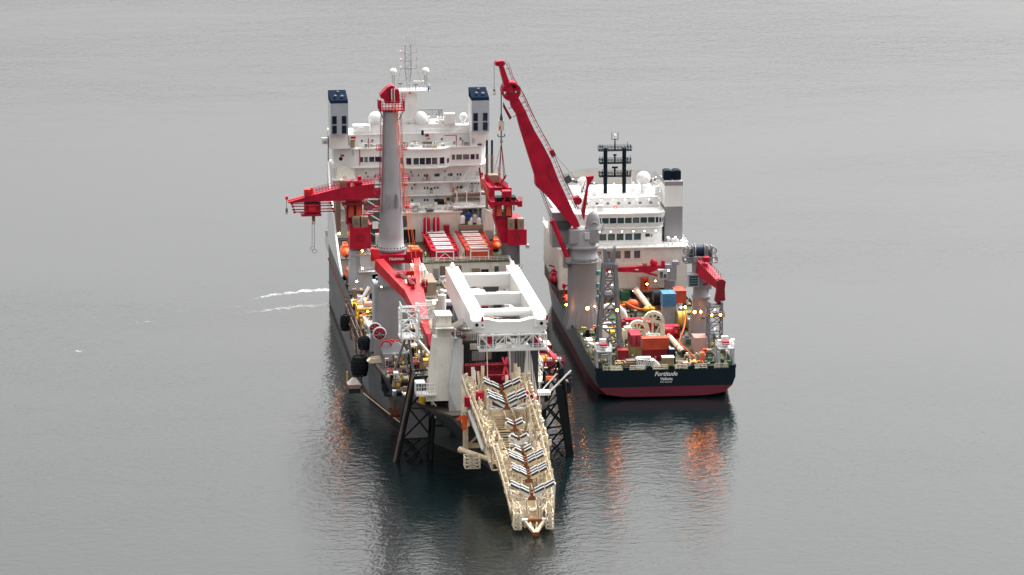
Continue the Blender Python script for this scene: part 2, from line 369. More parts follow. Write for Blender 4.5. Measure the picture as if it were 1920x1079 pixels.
# accommodation block
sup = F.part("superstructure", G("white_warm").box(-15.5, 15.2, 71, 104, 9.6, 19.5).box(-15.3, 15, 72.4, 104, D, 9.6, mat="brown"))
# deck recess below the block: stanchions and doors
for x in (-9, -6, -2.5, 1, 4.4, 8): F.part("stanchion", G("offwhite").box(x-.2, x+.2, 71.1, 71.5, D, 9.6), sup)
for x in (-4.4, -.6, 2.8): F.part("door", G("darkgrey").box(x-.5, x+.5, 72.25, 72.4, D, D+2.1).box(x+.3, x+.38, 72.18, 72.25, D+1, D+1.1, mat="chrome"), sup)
wm = window_mesh(1.5, 1.85, "glass_brown")
for i in range(8): F.inst("window", wm, (-13.2+i*2.33, 70.98, 17.9), sup)
for x, z in ((-1.5,12.4),(4,12.4),(8.4,12.3)): F.part("vent_plate", G("offwhite").box(x-.5, x+.5, 70.85, 71, z-.35, z+.35), sup)
g = G("white"); g.box(-15.8, 15.5, 70.3, 104, 19.5, 19.72); F.part("deck_plate", g, sup)
F.part("railing", G("white").rail([(-15.6,104,19.72),(-15.6,70.5,19.72),(15.3,70.5,19.72),(15.3,88,19.72)], 1.05, 1.9, .045), sup)
# first tier with rounded corners
def tier(x0, x1, y0, y1, z0, z1, rr, mat="white", zo=0, lean=0):
    g = G(mat); poly = []
    for cx, cy, a in ((x0+rr,y0+rr,180),(x1-rr,y0+rr,270),(x1,y1,None),(x0,y1,None)):
        if a is None: poly.append((cx,cy))
        else: poly += [(cx+rr*math.cos(R(a+k*15)), cy+rr*math.sin(R(a+k*15))) for k in range(7)]
    n = len(poly); mx, my = (x0+x1)/2, (y0+y1)/2
    top = [(mx+(x-mx)*(1+lean/(x1-x0)*2), my+(y-my)*(1+lean/(y1-y0)*2)) for x,y in poly]
    vs = [(x,y,z0) for x,y in poly] + [(x,y,z1) for x,y in top]
    g.add(vs, [tuple(range(n-1,-1,-1)), tuple(range(n,2*n))] + [(i,(i+1)%n,n+(i+1)%n,n+i) for i in range(n)])
    return g
t1 = F.part("accommodation_tier", tier(-12.5, 9.9, 74, 100, 19.72, 23.7, 2.8))
wm = window_mesh(1.72, 1.62, "glass_green")
for i in range(9):
    x = -11.0+i*2.08
    if x < 4.6: F.inst("window", wm, (x, 73.98, 21.6), t1)
wm2 = window_mesh(1.1, .8, "glass_navy")
F.inst("window", wm2, (6.0, 73.98, 21.9), t1)
F.inst("window", window_mesh(.35,.6,"glass_grey"), (7.0, 73.98, 21.8), t1)
F.part("door", G("lightgrey").box(-12.0,-11.9,73.9,74,20,22), t1)
for i in range(6): lamp(F, (-5.6+i*2.72, 73.75, 22.95), "lamp_warm", .2, t1, 0, "deck_lamp")
g = tier(-12.8, 10.1, 73.2, 98, 23.7, 23.95, 3.0); F.part("balcony_deck", g, t1)
# wheelhouse
wh = F.part("wheelhouse", tier(-12.4, 10.0, 73.8, 90, 23.95, 27.2, 2.6, lean=.5))
wm = window_mesh(1.62, 1.38, "glass_green"); wmd = window_mesh(1.62, 1.38, "glass_navy")
for i in range(9): F.inst("window", wm if i % 3 else wmd, (-7.9+i*1.84, 73.42, 25.7), wh)
for k, (a, rz) in enumerate(((285,15),(303,33),(322,52))):
    F.inst("window", window_mesh(.72, 1.38, "glass_navy"), (7.45+2.86*math.cos(R(a)), 76.35+2.95*math.sin(R(a)), 25.7), wh, rz=R(rz))
F.part("roof", tier(-12.9, 10.3, 73, 90.6, 27.2, 27.5, 2.8, "white_clean"), wh)
F.part("railing", G("white").rail([(-11.5,74.3,27.5),(9.4,74.3,27.5),(9.4,80,27.5)], 1.0, 1.6, .04), wh)
lamp(F, (.6, 73.3, 27.9), "lamp_warm", .42, wh, 10, "searchlight")
F.part("vent", G("offwhite").box(-6,-4.4,75.5,76.5,27.5,29).box(-5.8,-4.6,75.3,75.5,27.8,28.7,mat="lightgrey"), wh)
F.part("lifebuoy", G("orange").torus((-1.6,75,28.6), .38, .11, 14, 6, 'y'), wh)
t3 = F.part("upper_tier", G("white").box(-10, 9.4, 80, 96, 27.5, 29.9).box(-10.3,9.7,79.7,96.3,29.9,30.05))
for i in range(6): lamp(F, (-7.4+i*2.9, 79.75, 29.5), "lamp_warm", .22, t3, 0, "deck_lamp")
for i in range(7): F.inst("window", window_mesh(.7,.6,"glass_grey"), (-8+i*2.6, 79.97, 28.6), t3)
F.part("railing", G("white").rail([(-10.2,79.8,30.05),(9.6,79.8,30.05),(9.6,90,30.05)], 1, 1.7, .04), t3)
for x, h in ((-7.5,1.4),(-5.8,1.0),(3.6,1.8),(5,1.1),(9.4,2.0)):
    F.part("roof_locker", G("white").box(x-.5,x+.5,82,83.2,30.05,30.05+h), t3)
# navy twin-leg mast
mast = F.part("signal_mast", G("mast_navy").box(-3.2,-2.35,84.6,85.6,29,41.1).box(1.35,2.2,84.6,85.6,29,41.1))
for z, e in ((40.5,1.2),(37.4,1.0),(34.2,1.0)):
    F.part("mast_platform", G("mast_navy").box(-3.3-e,2.3+e,84.1,86.1,z,z+.22).rail([(-3.3-e,84.1,z+.2),(2.3+e,84.1,z+.2)],.95,.8,.045).rail([(-3.3-e,86.1,z+.2),(2.3+e,86.1,z+.2)],.95,.8,.045), mast)
    for x in (-4.2,-3.6,2.5,3.2): F.part("aerial", G("mast_navy").tube((x,84.3,z+.2),(x,84.3,z+1.5+random.random()),.06,5).box(x-.18,x+.18,84.15,84.45,z+1.0,z+1.3), mast)
g = G("mast_navy").tube((-.5,85,34.4),(-.5,85,36.5),.22,6).tube((-.5,85,37.5),(-.5,85,39.6),.2,6).box(-1.2,.2,84.8,85.2,36.2,36.6).box(-.9,-.1,84.7,85.3,39.3,39.6)
F.part("radar_scanner", g, mast)
g = G("mast_navy").tube((-.5,85,40.6),(-.5,85,43.4),.22,6,.12).path([(-1.25,85,44.9),(-1.25,85,43.2),(.25,85,43.2),(.25,85,44.9)],.07,5).ball((-.5,85,44.2),.34,10,mat="white")
F.part("mast_top", g, mast)
# radomes
for x, y, z, r, zb in ((6.6,86,33.4,1.72,30), (6.5,84.5,31.5,.95,30), (-7.8,88,32.3,1.35,30)):
    F.part("radome", G("white_clean").ball((x,y,z), r, 22).tube((x,y,zb),(x,y,z-r*.8), r*.45, 10, mat="white"))
F.part("radar_pole", G("white").tube((3.6,85,30),(3.6,85,35.6),.09,6).ball((3.6,85,35.7),.22,8,mat="orange").tube((2.7,85,30),(2.7,85,34.6),.06,5).ball((2.7,85,35),.25,8,mat="grey"))
g = G("offwhite").lattice([(9.2,84,30),(11.4,84,30),(11.4,86,30),(9.2,86,30)],[(9.6,84.4,33),(11,84.4,33),(11,85.6,33),(9.6,85.6,33)],3,.05,.04); g.beam((8.6,85,33),(11,85,31.4),.25,mat="white")
F.part("antenna_cage", g)
# funnel
fu = F.part("funnel", G("grey").box(10.4,14.7,76,84,19.7,28.3).box(10.4,14.7,76,84,28.3,33.4,mat="white_clean").box(10.35,14.75,75.95,84.05,33.4,34.4,mat="grey"))
for x in (11.4, 13.6):
    F.part("exhaust_stack", G("mast_navy").prism([(x-.95,34.4),(x+.95,34.4),(x+.95,36.5),(x+.4,36.7),(x-.4,36.7),(x-.95,36.5)],'y',78,81).lathe((x,78,35.5),[(.9,-.25),(.9,0),(.5,.02)],14,axis='y'), fu)
for x in (11.2,13): lamp(F, (x, 75.7, 20.9), "lamp_warm", .26, fu, 0, "deck_lamp")
# white ventilator pipes beside the funnel base
for i in range(5):
    x = 10.8+i*1.0
    F.part("ventilator", G("white").tube((x,71.8,19.7),(x,71.8,21.2-.2*i),.13,8).ball((x,71.6,21.3-.2*i),.45,12))
# helideck behind the bridge
hd = F.part("helideck", G("heli_deck").lathe((2,109,29.2),[(11,0),(11.2,.25),(11.2,.5),(10.6,.52)],8,smooth=False,a0=R(22.5)))
hg2 = G("darkgrey")
for i in range(8):
    a, b = R(22.5+45*i), R(67.5+45*i); p, q = Vector((2+11.3*math.cos(a),109+11.3*math.sin(a),29.2)), Vector((2+11.3*math.cos(b),109+11.3*math.sin(b),29.2))
    for k in range(6): c = p.lerp(q, k/6); hg2.tube(c, c+Vector(((c.x-2)*.1,(c.y-109)*.1,.5)), .05, 4)
    hg2.tube(p*1, q*1, .07, 4)
F.part("safety_net", hg2, hd)
for k in range(12):
    a = R(200+k*13); lamp(F, (2+10.9*math.cos(a), 109+10.9*math.sin(a), 29.9), "lamp_warm", .13, hd, 0, "edge_lamp")
for x, y in ((-6,102),(8,102),(2,104)): F.part("helideck_leg", G("offwhite").beam((x,y,19),(x,y+3,29.2),.5), hd)
g = G("offwhite")
for z in (25.8, 27.4): g.box(-8,13,98.6,99.2,z,z+.18); g.rail([(-8,98.6,z+.18),(13,98.6,z+.18)],1,1.2,.05)
F.part("helideck_walkway", g, hd)
# side pods: davits, white side house behind the big crane
F.part("side_house", G("white").box(-15.4,-12.9,71.4,96,19.7,27).box(-15.6,-12.7,71.2,96,27,27.25))
F.part("side_tank", G("white").tube((-15,73.5,21),(-15,73.5,25.2),1.1,16).ball((-15,73.5,25.2),1.1,16,z0=0))

def lifeboat(ship, base, label, k=1.0, mat="orange"):
    t = T(ship, "lifeboat", label, "lifeboat", base, "enclosed lifeboats")
    g = G(mat); L = 4.2*k; prof = [(.05,-L),(.75*k,-L*.9),(1.35*k,-L*.55),(1.5*k,0),(1.35*k,L*.6),(.8*k,L*.92),(.05,L)]
    g.lathe((0,0,1.5*k), prof, 14, axis='y'); t.part("boat_hull", g, local=True)
    g = G(mat).frus((-1.05*k,1.05*k,-L*.45,L*.6,2.4*k),(-.75*k,.75*k,-L*.35,L*.5,3.5*k)); g.box(-.5*k,.5*k,L*.2,L*.45,3.5*k,3.9*k); c = t.part("canopy", g, local=True)
    g = G("glass_navy")
    for s in (-1,1):
        for y in (-.2,.1,.35): g.cbox((s*.93*k, L*y, 2.95*k),(.06,.6*k,.35*k),ry=s*R(-15))
    t.part("porthole", g, c, local=True)
    t.part("keel", G("darkgrey").box(-.12,.12,-L*.8,L*.8,-.1,.25*k), local=True)
    t.part("propeller", G("steel_dark").torus((0,-L*.98,.7*k),.35*k,.06,12,5,'y').tube((0,-L,.7*k),(0,-L*.8,.7*k),.08,6), local=True); return t
lifeboat('F', (-15.9, 78, 9.6), "red enclosed lifeboat stowed low on the construction ship's side", .85, "red")
F.part("davit", G("red").beam((-15.2,75,9.2),(-15.2,75,13),.35).beam((-15.2,75,13),(-16.8,75,13.6),.3).beam((-15.2,81,9.2),(-15.2,81,13),.35).beam((-15.2,81,13),(-16.8,81,13.6),.3))
t = T('F', "rescue_boat", "small orange rescue boat under a red davit beside the big grey pedestal", "rescue boat", (-14.6, 62, 8.4))
t.part("boat_hull", G("orange").lathe((0,0,.8),[(.05,-2.6),(.7,-2.2),(1.0,0),(.9,1.8),(.1,2.6)],12,axis='y'), local=True)
t.part("collar", G("red").torus((0,0,1.3),1.0,.3,16,6,'z'), local=True)
t.part("cradle", G("grey").box(-.9,.9,-1.6,-1.3,-2,.2).box(-.9,.9,1.3,1.6,-2,.2), local=True)
t.part("davit", G("red").beam((-.6,2.2,-1.8),(-.6,2.2,3.6),.35).beam((-.6,2.2,3.6),(.5,.4,4.3),.3).box(-1,-.3,1.6,2.6,3.2,4.2), local=True)

# ------------------------------------------------------------------ big red boom crane
C = T('F', "heavy_lift_crane", "tall red boom crane on a thick grey pedestal, boom raised over the gap", "crane", (-13, 47, D))
def box_to_round(g, cx, cy, hx, hy, r, z0, z1, n=24):
    vs = []
    for i in range(n):
        a = 2*math.pi*i/n; c, s_ = math.cos(a), math.sin(a); k = 1/max(abs(c), abs(s_)); vs.append((cx+hx*c*k, cy+hy*s_*k, z0))
    for i in range(n):
        a = 2*math.pi*i/n; vs.append((cx+r*math.cos(a), cy+r*math.sin(a), z1))
    g.add(vs, [(i,(i+1)%n,n+(i+1)%n,n+i) for i in range(n)]); return g
g = box_to_round(G("grey"), -13, 47, 4.0, 3.8, 3.42, D, 12); g.lathe((-13,47,12),[(3.42,0),(3.42,9.9),(3.75,10.1),(3.75,10.9),(3.5,11),(3.5,12.9),(3.8,13.0),(3.8,13.5),(3.35,13.7)],32)
ped = C.part("pedestal", g)
C.part("walkway", G("grey").rail([(-13+4.3*math.cos(R(a)),47+4.3*math.sin(R(a)),22.0) for a in range(150,391,20)],1.0,1.2,.05).lathe((-13,47,21.9),[(3.7,0),(4.4,0),(4.4,.12),(3.7,.12)],32), ped)
C.part("ladder", G("lightgrey").ladder((-9.4,46.2,12),(-9.4,46.2,22),.6), ped)
for z in (9, 12.5, 15.5, 18.5): C.part("access_landing", G("teal" if z != 9 else "offwhite").box(-9.6,-8.3,45.6,47,z,z+.9), ped)
kp = C.part("kingpost", G("grey").lathe((-13,47,20.1),[(3.3,0),(3.3,9.1),(3.0,9.3)],32).box(-16.2,-9.5,43.9,46,26.5,29.6).box(-12.9,-11.7,43.4,43.9,27.5,29,mat="lightgrey"))
C.part("machinery_house", G("grey").box(-19.9,-15.5,48,53.5,24.8,33.0).box(-19,-16,47.4,48,29,31,mat="darkgrey"), kp)
C.part("winch_cover", G("grey").lathe((-10.6,46,29.6),[(2.0,0),(2.0,.25),(1.75,.3),(1.65,1.2),(1.5,2.3),(1.1,3.3),(.6,3.85),(.1,4.05)],22).torus((-10.6,44.3,30.5),.85,.14,14,6,'y',a0=0,a1=math.pi).tube((-10.6,46,33.6),(-10.6,46,34.9),.07,5), kp)
C.part("kingpost_rail", G("grey").rail([(-9.3,43.8,29.7),(-8.3,45,29.7),(-8.3,49,29.7)],1.0,1,.045).beam((-9.2,44,28.6),(-8.2,44.6,29.8),.15).beam((-9.2,46,27.6),(-8.2,46.6,29.8),.15), kp)
boom = [(-15.1,29.7),(-17.7,32.8),(-19.8,35.4),(-21.7,37.8),(-23.6,39.5),(-24.1,40.0),(-24.2,42.1),(-25.6,46.6),(-27.6,53.1),(-28.5,56.5),(-29.7,58.4),(-30.0,60.0),(-31.5,63.9),(-32.4,67.6),
        (-31.5,68.0),(-30.2,64.4),(-27.9,60.3),(-26.5,57.7),(-25.7,55.8),(-24.4,53.0),(-22.6,49.9),(-20.6,46.0),(-18.8,41.3),(-15.5,34.1),(-14.2,31.5),(-13.8,30.3)]
bo = C.part("boom", G("red").prism(boom, 'y', 45, 48.2))
C.text("Huisman", (-21.25, 44.97, 42.2), 1.15, "dark_red", bo, rot=(90, 62, 0), bold=.03)
g = G("red").prism([(-33.3,68.1),(-33.5,68.6),(-33.1,69.1),(-31.6,69.2),(-31.1,68.8),(-31.2,68.2),(-32,67.8)],'y',45.4,47.8); g.tube((-33,45.3,68.6),(-33,47.9,68.6),.45,12)
C.part("boom_head", g, bo)
def spoked(g, c, r, rim, w, mat, n=5, axis='y'):
    y0, y1 = c[1]-w/2, c[1]+w/2
    k = 28
    for rr0, rr1 in ((r-rim, r), (.02, r*.28)):
        vs = []
        for yy in (y0, y1):
            for rr in (rr0, rr1):
                for i in range(k): a = 2*math.pi*i/k; vs.append((c[0]+rr*math.cos(a), yy, c[2]+rr*math.sin(a)))
        fs = []
        for i in range(k):
            j = (i+1) % k; fs += [(i,j,k+j,k+i),(2*k+i,3*k+i,3*k+j,2*k+j),(k+i,k+j,3*k+j,3*k+i),(i,2*k+i,2*k+j,j)]
        g.add(vs, fs, False, mat)
    for i in range(n):
        a = 2*math.pi*(i+.3)/n; p = Vector((c[0],c[1],c[2])); g.beam(p+Vector((math.cos(a)*r*.2,0,math.sin(a)*r*.2)), p+Vector((math.cos(a)*(r-rim*.5),0,math.sin(a)*(r-rim*.5))), w*.8, r*.34, mat=mat)
    return g
C.part("sheave", spoked(G("red"), (-29.8,46.6,62.15), 2.2, .5, 3.8, "red", 5).tube((-29.8,44.5,62.15),(-29.8,48.7,62.15),.3,10,mat="darkgrey"), bo)
g = G("dark_red").prism([(-31.7,58.7),(-31.3,59.0),(-29.7,56.2),(-30.2,55.7)],'y',44.2,46); g.rail([(-31.7,44.2,58.8),(-30.3,44.2,55.9)],1.0,.8,.06)
g.tube((-30.4,44.6,58.3),(-26.6,44.6,59.7),.09,5); g.tube((-29.4,44.6,56.3),(-26.1,44.6,57.9),.09,5); C.part("boom_platform", g, bo)
# walkway with hoops along the boom's back, hoist wire above it
pts = [Vector(p) for p in ((-13.9,46.6,31.5),(-15.3,46.6,34.3),(-18.6,46.6,41.6),(-20.4,46.6,46.1),(-22.4,46.6,50.1),(-24.2,46.6,53.2),(-25.5,46.6,56),(-27.5,46.6,60.5),(-30,46.6,64.6),(-31.2,46.6,68.2))]
off = Vector((.95,0,.45)); g = G("red")
for a, b in zip(pts, pts[1:]):
    n = max(2, int((b-a).length/1.1)); g.tube(a+off, b+off, .055, 4); g.tube(a+off*.55, b+off*.55, .05, 4)
    for i in range(n): c = a.lerp(b, i/n); g.tube(c, c+off, .05, 4)
C.part("boom_walkway", g, bo)
C.part("boom_winch", G("dark_red").cbox((-20.1,46.6,47.4),(1.1,1.6,1.5),ry=R(-25)), bo)
C.part("control_box", G("darkgrey").cbox((-16.6,46.6,41.2),(1.5,2,1.7),ry=R(-25)), bo)
C.part("hoist_winch", G("red").cbox((-14.4,46.6,36.2),(1.5,1.8,1.8),ry=R(-20)).lathe((-14.2,45.2,36.2),[(.9,0),(.9,.5),(.3,.5)],14,axis='y'), bo)
C.part("hoist_wire", G("rope").path([(-12.2,47.4,33),(-14.3,46.6,34.6),(-19.5,46.6,46.6),(-24.2,46.6,55.6),(-27.7,46.6,63)],.075,5).path([(-31.1,46.6,69.1),(-27.9,46.6,62.4),(-20,46.6,47.5),(-12,46.9,38)],.035,4), bo)
C.part("luffing_cylinder", G("red").tube((-16.6,44.6,22.8),(-20.3,44.9,31.9),.62,14).tube((-20.3,44.9,31.9),(-20.0,44.9,31.3),.75,14))
C.part("cylinder_rod", G("chrome").tube((-20.5,44.6,31.8),(-23.2,44.9,39.3),.15,10).tube((-20.0,45.4,31.8),(-22.6,45.4,38.8),.15,10))
C.part("cylinder_mount", G("grey").cbox((-16.5,44.7,22.6),(1.5,1.6,1.2)).tube((-16.9,44.4,22.0),(-14.6,44.4,22.0),.45,12).box(-17.6,-16.6,44.9,47,20.5,24.5))
C.part("backstay_mast", G("red").prism([(-13.1,33.0),(-12.5,31.0),(-11.6,38.5),(-11.2,39.7),(-10.4,40.8),(-10.3,41.6),(-11.9,41.4),(-11.8,39.5)],'y',47.6,49.2))
C.part("backstay_wire", G("rope").path([(-11.9,48.2,41.4),(-14.2,47.2,33.6)],.05,4).path([(-12.0,48.6,40.6),(-14.6,47.6,34)],.05,4).path([(-12.0,48.4,39.6),(-15,47.4,34.5)],.05,4).path([(-20,52,40.6),(-11.5,49,41)],.035,4))
# hook blocks and slings
C.part("whip_wire", G("rope").path([(-33.55,46.6,68.4),(-33.55,46.6,62.6)],.05,4))
C.part("whip_hook", G("grey").box(-33.8,-33.3,46.4,46.8,61.9,62.6).torus((-33.55,46.6,61.5),.28,.09,12,5,'y',a0=R(-200),a1=R(60)))
C.part("main_wire", G("rope").path([(-31.95,46.3,62),(-31.95,46.3,56.6)],.11,5).path([(-31.95,46.9,62),(-31.95,46.9,56.6)],.08,5))
hk = C.part("hook_block", G("offwhite").box(-32.5,-31.3,46,47.2,52.9,55.2).frus((-32.3,-31.5,46.2,47,55.2),(-32.05,-31.8,46.5,46.7,56.8),mat="darkgrey").box(-32.52,-32.05,45.98,46.2,53.1,54,mat="orange"))
C.part("double_hook", G("grey").torus((-32.3,46.6,51.8),.4,.16,12,6,'y',a0=R(150),a1=R(400)).torus((-31.5,46.6,51.8),.4,.16,12,6,'y',a0=R(140),a1=R(390)).tube((-31.9,46.6,52.9),(-31.9,46.6,49.8),.2,8).box(-32.2,-31.6,46.3,46.9,50,50.6), hk)
g = G("dark_red")
for dx, dy in ((-.75,-.3),(.9,-.3),(-.35,.4),(.6,.4)): g.path([(-31.9,46.6,49.9),(-31.9+dx,46.6+dy,41.6)],.085,5)
g.path([(-31.9,46.6,49.8),(-33.4,46.6,44),(-33.6,46.4,43.2)],.04,4)
C.part("lifting_sling", g)
for x in (-16.2,): lamp(C, (-12.3, 42.6, 11.4), "lamp_orange", .36, ped, 5)
lamp(C, (-10.4, 44.0, 11.5), "lamp_amber", .2, ped); lamp(C, (-8.9, 45.4, 11.6), "lamp_amber", .26, ped); lamp(C, (-17.0, 44.6, 11.9), "lamp_orange", .24, ped, 4)

# ------------------------------------------------------------------ grey lattice boom rest
t = T('F', "boom_rest_tower", "tall grey lattice tower with forked top near the stern's left corner", "lattice tower", (-11.1, 13, D))
def sq(cx, cy, h, z): return [(cx-h,cy-h,z),(cx+h,cy-h,z),(cx+h,cy+h,z),(cx-h,cy+h,z)]
t.part("lattice_frame", G("tower_grey").lattice(sq(-11.1,13,2.6,D), sq(-11.1,13,1.25,28.2), 6, .36, .17, square=True))
t.part("fork", G("tower_grey").box(-12.4,-9.8,11.8,14.2,28.2,28.6).prism([(-12.35,28.6),(-11.2,28.6),(-11.6,30.6),(-12.0,31.7),(-12.4,31.7)],'y',12,14).prism([(-9.85,28.6),(-11,28.6),(-10.6,30.6),(-10.2,31.7),(-9.8,32.2)],'y',12,14))
t.part("platform", G("tower_grey").box(-13.2,-9.0,10.9,15.1,21.3,21.45).rail([(-13.2,10.9,21.4),(-9,10.9,21.4),(-9,15.1,21.4)],1.05,1,.05))
t.part("platform", G("tower_grey").box(-12.8,-9.4,11.3,14.7,27.4,27.55).rail([(-12.8,11.3,27.5),(-9.4,11.3,27.5),(-9.4,14.7,27.5)],1.0,1,.05))
lamp(t, (-11.2, 11.5, 26.6), "lamp_warm", .2); lamp(t, (-10.6,11.5,23.6), "lamp_warm", .16); lamp(t, (-9.6, 10.4, 18), "lamp_orange", .3)
t.part("ladder", G("lightgrey").ladder((-9.2,10.8,D),(-10.2,11.8,28),.5))

# ------------------------------------------------------------------ knuckle crane beside the right rail, with its own lattice rest
K = T('F', "knuckle_boom_crane", "grey pedestal crane with folded red knuckle boom at the stern's outer side", "crane", (12.5, 30.5, D))
g = G("grey").lathe((12.4,30.5,D),[(3.0,0),(2.7,3.2),(2.05,7.4),(1.95,9.6),(2.15,9.7),(2.15,10.1),(1.85,10.2),(1.85,11.8)],26)
kped = K.part("pedestal", g)
K.part("pedestal_panel", G("lightgrey").box(9.7,9.9,28.9,29.1,8,9).box(12.2,12.9,27.6,27.9,11.6,12,mat="darkgrey"), kped)
K.part("slew_house", G("grey").box(10.6,14.6,29,33,18.2,25.4).box(10.4,11.4,28.4,29,21.5,26))
cab = K.part("operator_cab", G("bluegrey").box(8.9,11.5,27.4,29.6,19.2,22).box(8.7,11.7,27.2,29.8,22,22.15))
for z in (19.7,20.3,20.9,21.5): K.part("cab_window", G("glass_green").box(9.2,11.2,27.34,27.4,z-.24,z+.24), cab)
g = G("grey").box(8.3,15.8,28.4,33.2,24.4,24.6).rail([(8.3,33,24.6),(8.1,28.4,24.6),(15.8,28.4,24.6),(16,33,24.6)],1.2,.55,.05)
for x in (9.3,10.4,11,13,13.7,14.7): g.box(x-.12,x+.12,29.3,32,24.6,28.2)
top = K.part("winch_frame", g)
K.part("winch_drum", G("navy").tube((10.9,30.4,27),(12.9,30.4,27),1.35,20).lathe((10.7,30.4,27),[(1.7,0),(1.7,.2),(.3,.22)],20,axis='x',mat="grey").lathe((12.9,30.4,27),[(.3,-.02),(1.7,0),(1.7,.2)],20,axis='x',mat="grey"), top)
K.part("winch_brake", G("orange_red").box(11,12.8,28.8,29.2,25,25.7), top)
for x in (8.8, 15.0, 8.7):
    K.part("hose_reel", G("grey").torus((x,29.4,27.2 if x != 8.7 else 25.2),.75,.14,18,6,'y').torus((x,29.7,27.2 if x != 8.7 else 25.2),.45,.1,14,5,'y'), top)
K.part("hydraulic_block", G("darkgrey").box(9.2,10.3,29.6,31.5,25,27.6).box(13.8,14.6,29.6,31.5,25,27.4).tube((8.6,29,25.6),(15.6,29,25.6),.16,6).tube((8.6,28.8,26.5),(10.6,28.8,26.5),.12,6), top)
b1 = K.part("main_boom", G("red").beam((12,28.5,23.6),(15.0,19.5,21.3),2.3,3.4,w2=1.5,h2=1.9))
g = G("red")
for i in range(9):
    f = i/9; p = Vector((12.6,28,25.3)).lerp(Vector((15.6,19.5,22.4)), f); g.tube(p, p+Vector((0,0,1)), .05, 4); g.tube(p+Vector((-1.3,0,0)), p+Vector((-1.3,0,1)), .05, 4)
g.tube((12.6,28,26.3),(15.6,19.5,23.4),.05,4); g.tube((11.3,28,26.3),(14.3,19.5,23.4),.05,4); g.box(12.2,13.6,25.5,27,25.3,26.4)
K.part("boom_rail", g, b1)
K.part("boom_cylinder", G("chrome").tube((13,29,19.4),(13.6,24,21),.2,10).tube((13,29,19.4),(13.3,26.5,20.2),.34,10,mat="red"), b1)
K.part("knuckle_jib", G("dark_red").prism([(14.0,22.4),(14.6,22.9),(15.4,22.9),(16.1,22.4),(15.9,20.5),(16.0,18.6),(15.4,17.6),(14.5,17.1),(13.7,17.8),(14.1,20)],'y',17.8,19.4).tube((14.4,17.6,22.2),(14.4,19.6,22.2),.5,12).tube((15.6,17.6,18.4),(15.6,19.6,18.4),.45,12))
K.part("jib_hook", G("grey").tube((15,18.4,17.2),(15,18.4,15.8),.06,5).torus((15,18.4,15.5),.22,.07,10,5,'y'))
for x in (10.6, 12.0): lamp(K, (x, 28.0, 13.2), "lamp_orange", .34 if x < 11 else .27, kped, 4)
t = T('F', "boom_rest_tower", "short grey lattice tower under the folded red knuckle boom", "lattice tower", (13.6, 17.5, D))
t.part("lattice_frame", G("tower_grey").lattice(sq(13.6,17.5,1.5,D), sq(13.6,17.5,1.5,17), 5, .17, .08, square=True))
t.part("cradle", G("tower_grey").box(12,15.3,16,19,16.8,17.1).box(12,12.4,16,19,17.1,18).box(14.9,15.3,16,19,17.1,18))
t.part("platform", G("tower_grey").box(11.9,15.6,15.7,19.3,14.6,14.75).rail([(11.9,15.7,14.7),(15.6,15.7,14.7),(15.6,19.3,14.7)],1.0,.8,.045))
for x in (12.6, 14.6): lamp(t, (x, 15.6, 15.2), "lamp_orange", .24)
lamp(t, (13.3,15.6,16.4), "lamp_warm", .2); lamp(t, (13.4,15.7,12), "lamp_warm", .16)

# ------------------------------------------------------------------ mid-deck crane against the white block
t = T('F', "deck_crane", "small grey crane with slim red boom lying against the white block", "crane", (10.4, 67, D))
t.part("pedestal", G("grey").lathe((10.5,67,D),[(1.7,0),(1.5,2.5),(1.3,5.6),(1.5,5.8),(1.5,6.2),(1.2,6.3)],20))
t.part("slew_house", G("grey").box(9.2,11.9,65.8,68.4,12.7,16.2).box(11.0,12.4,65.6,68,16.2,17).rail([(9.2,65.8,16.2),(12.6,65.8,16.2)],1.1,.6,.045))
t.part("operator_cab", G("lightgrey").box(7.4,9.6,65,66.6,12.9,15.2).box(7.7,8.5,64.94,65,13.2,14.8,mat="glass_green").box(8.7,9.4,64.94,65,13.2,14.2,mat="glass_navy"))
bm_ = t.part("boom", G("red").prism([(-5.6,15.4),(2,15.75),(8,15.9),(11,15.8),(11,15.3),(7.4,14.9),(5.2,14.0),(4,14.3),(-2,14.6),(-5.6,14.7)],'y',66.8,67.9))
t.part("boom_cylinder", G("red").tube((5,66.6,14.2),(9,66.6,13.2),.25,10))
t.part("boom_winch", G("red").ball((6.6,67.2,16.6),.95,14).box(8.4,9.2,66.8,67.6,15.9,17).box(4,5,66.9,67.7,15.9,16.5), bm_)
t.part("boom_rail", G("pink").rail([(-5.4,66.7,15.6),(5.6,66.7,15.9)],.9,.9,.04), bm_)
t.part("name_plate", G("white_clean").box(2.1,2.9,66.76,66.8,14.95,15.2), bm_)
lamp(t, (9.9, 65.5, 15.0), "lamp_warm", .3)

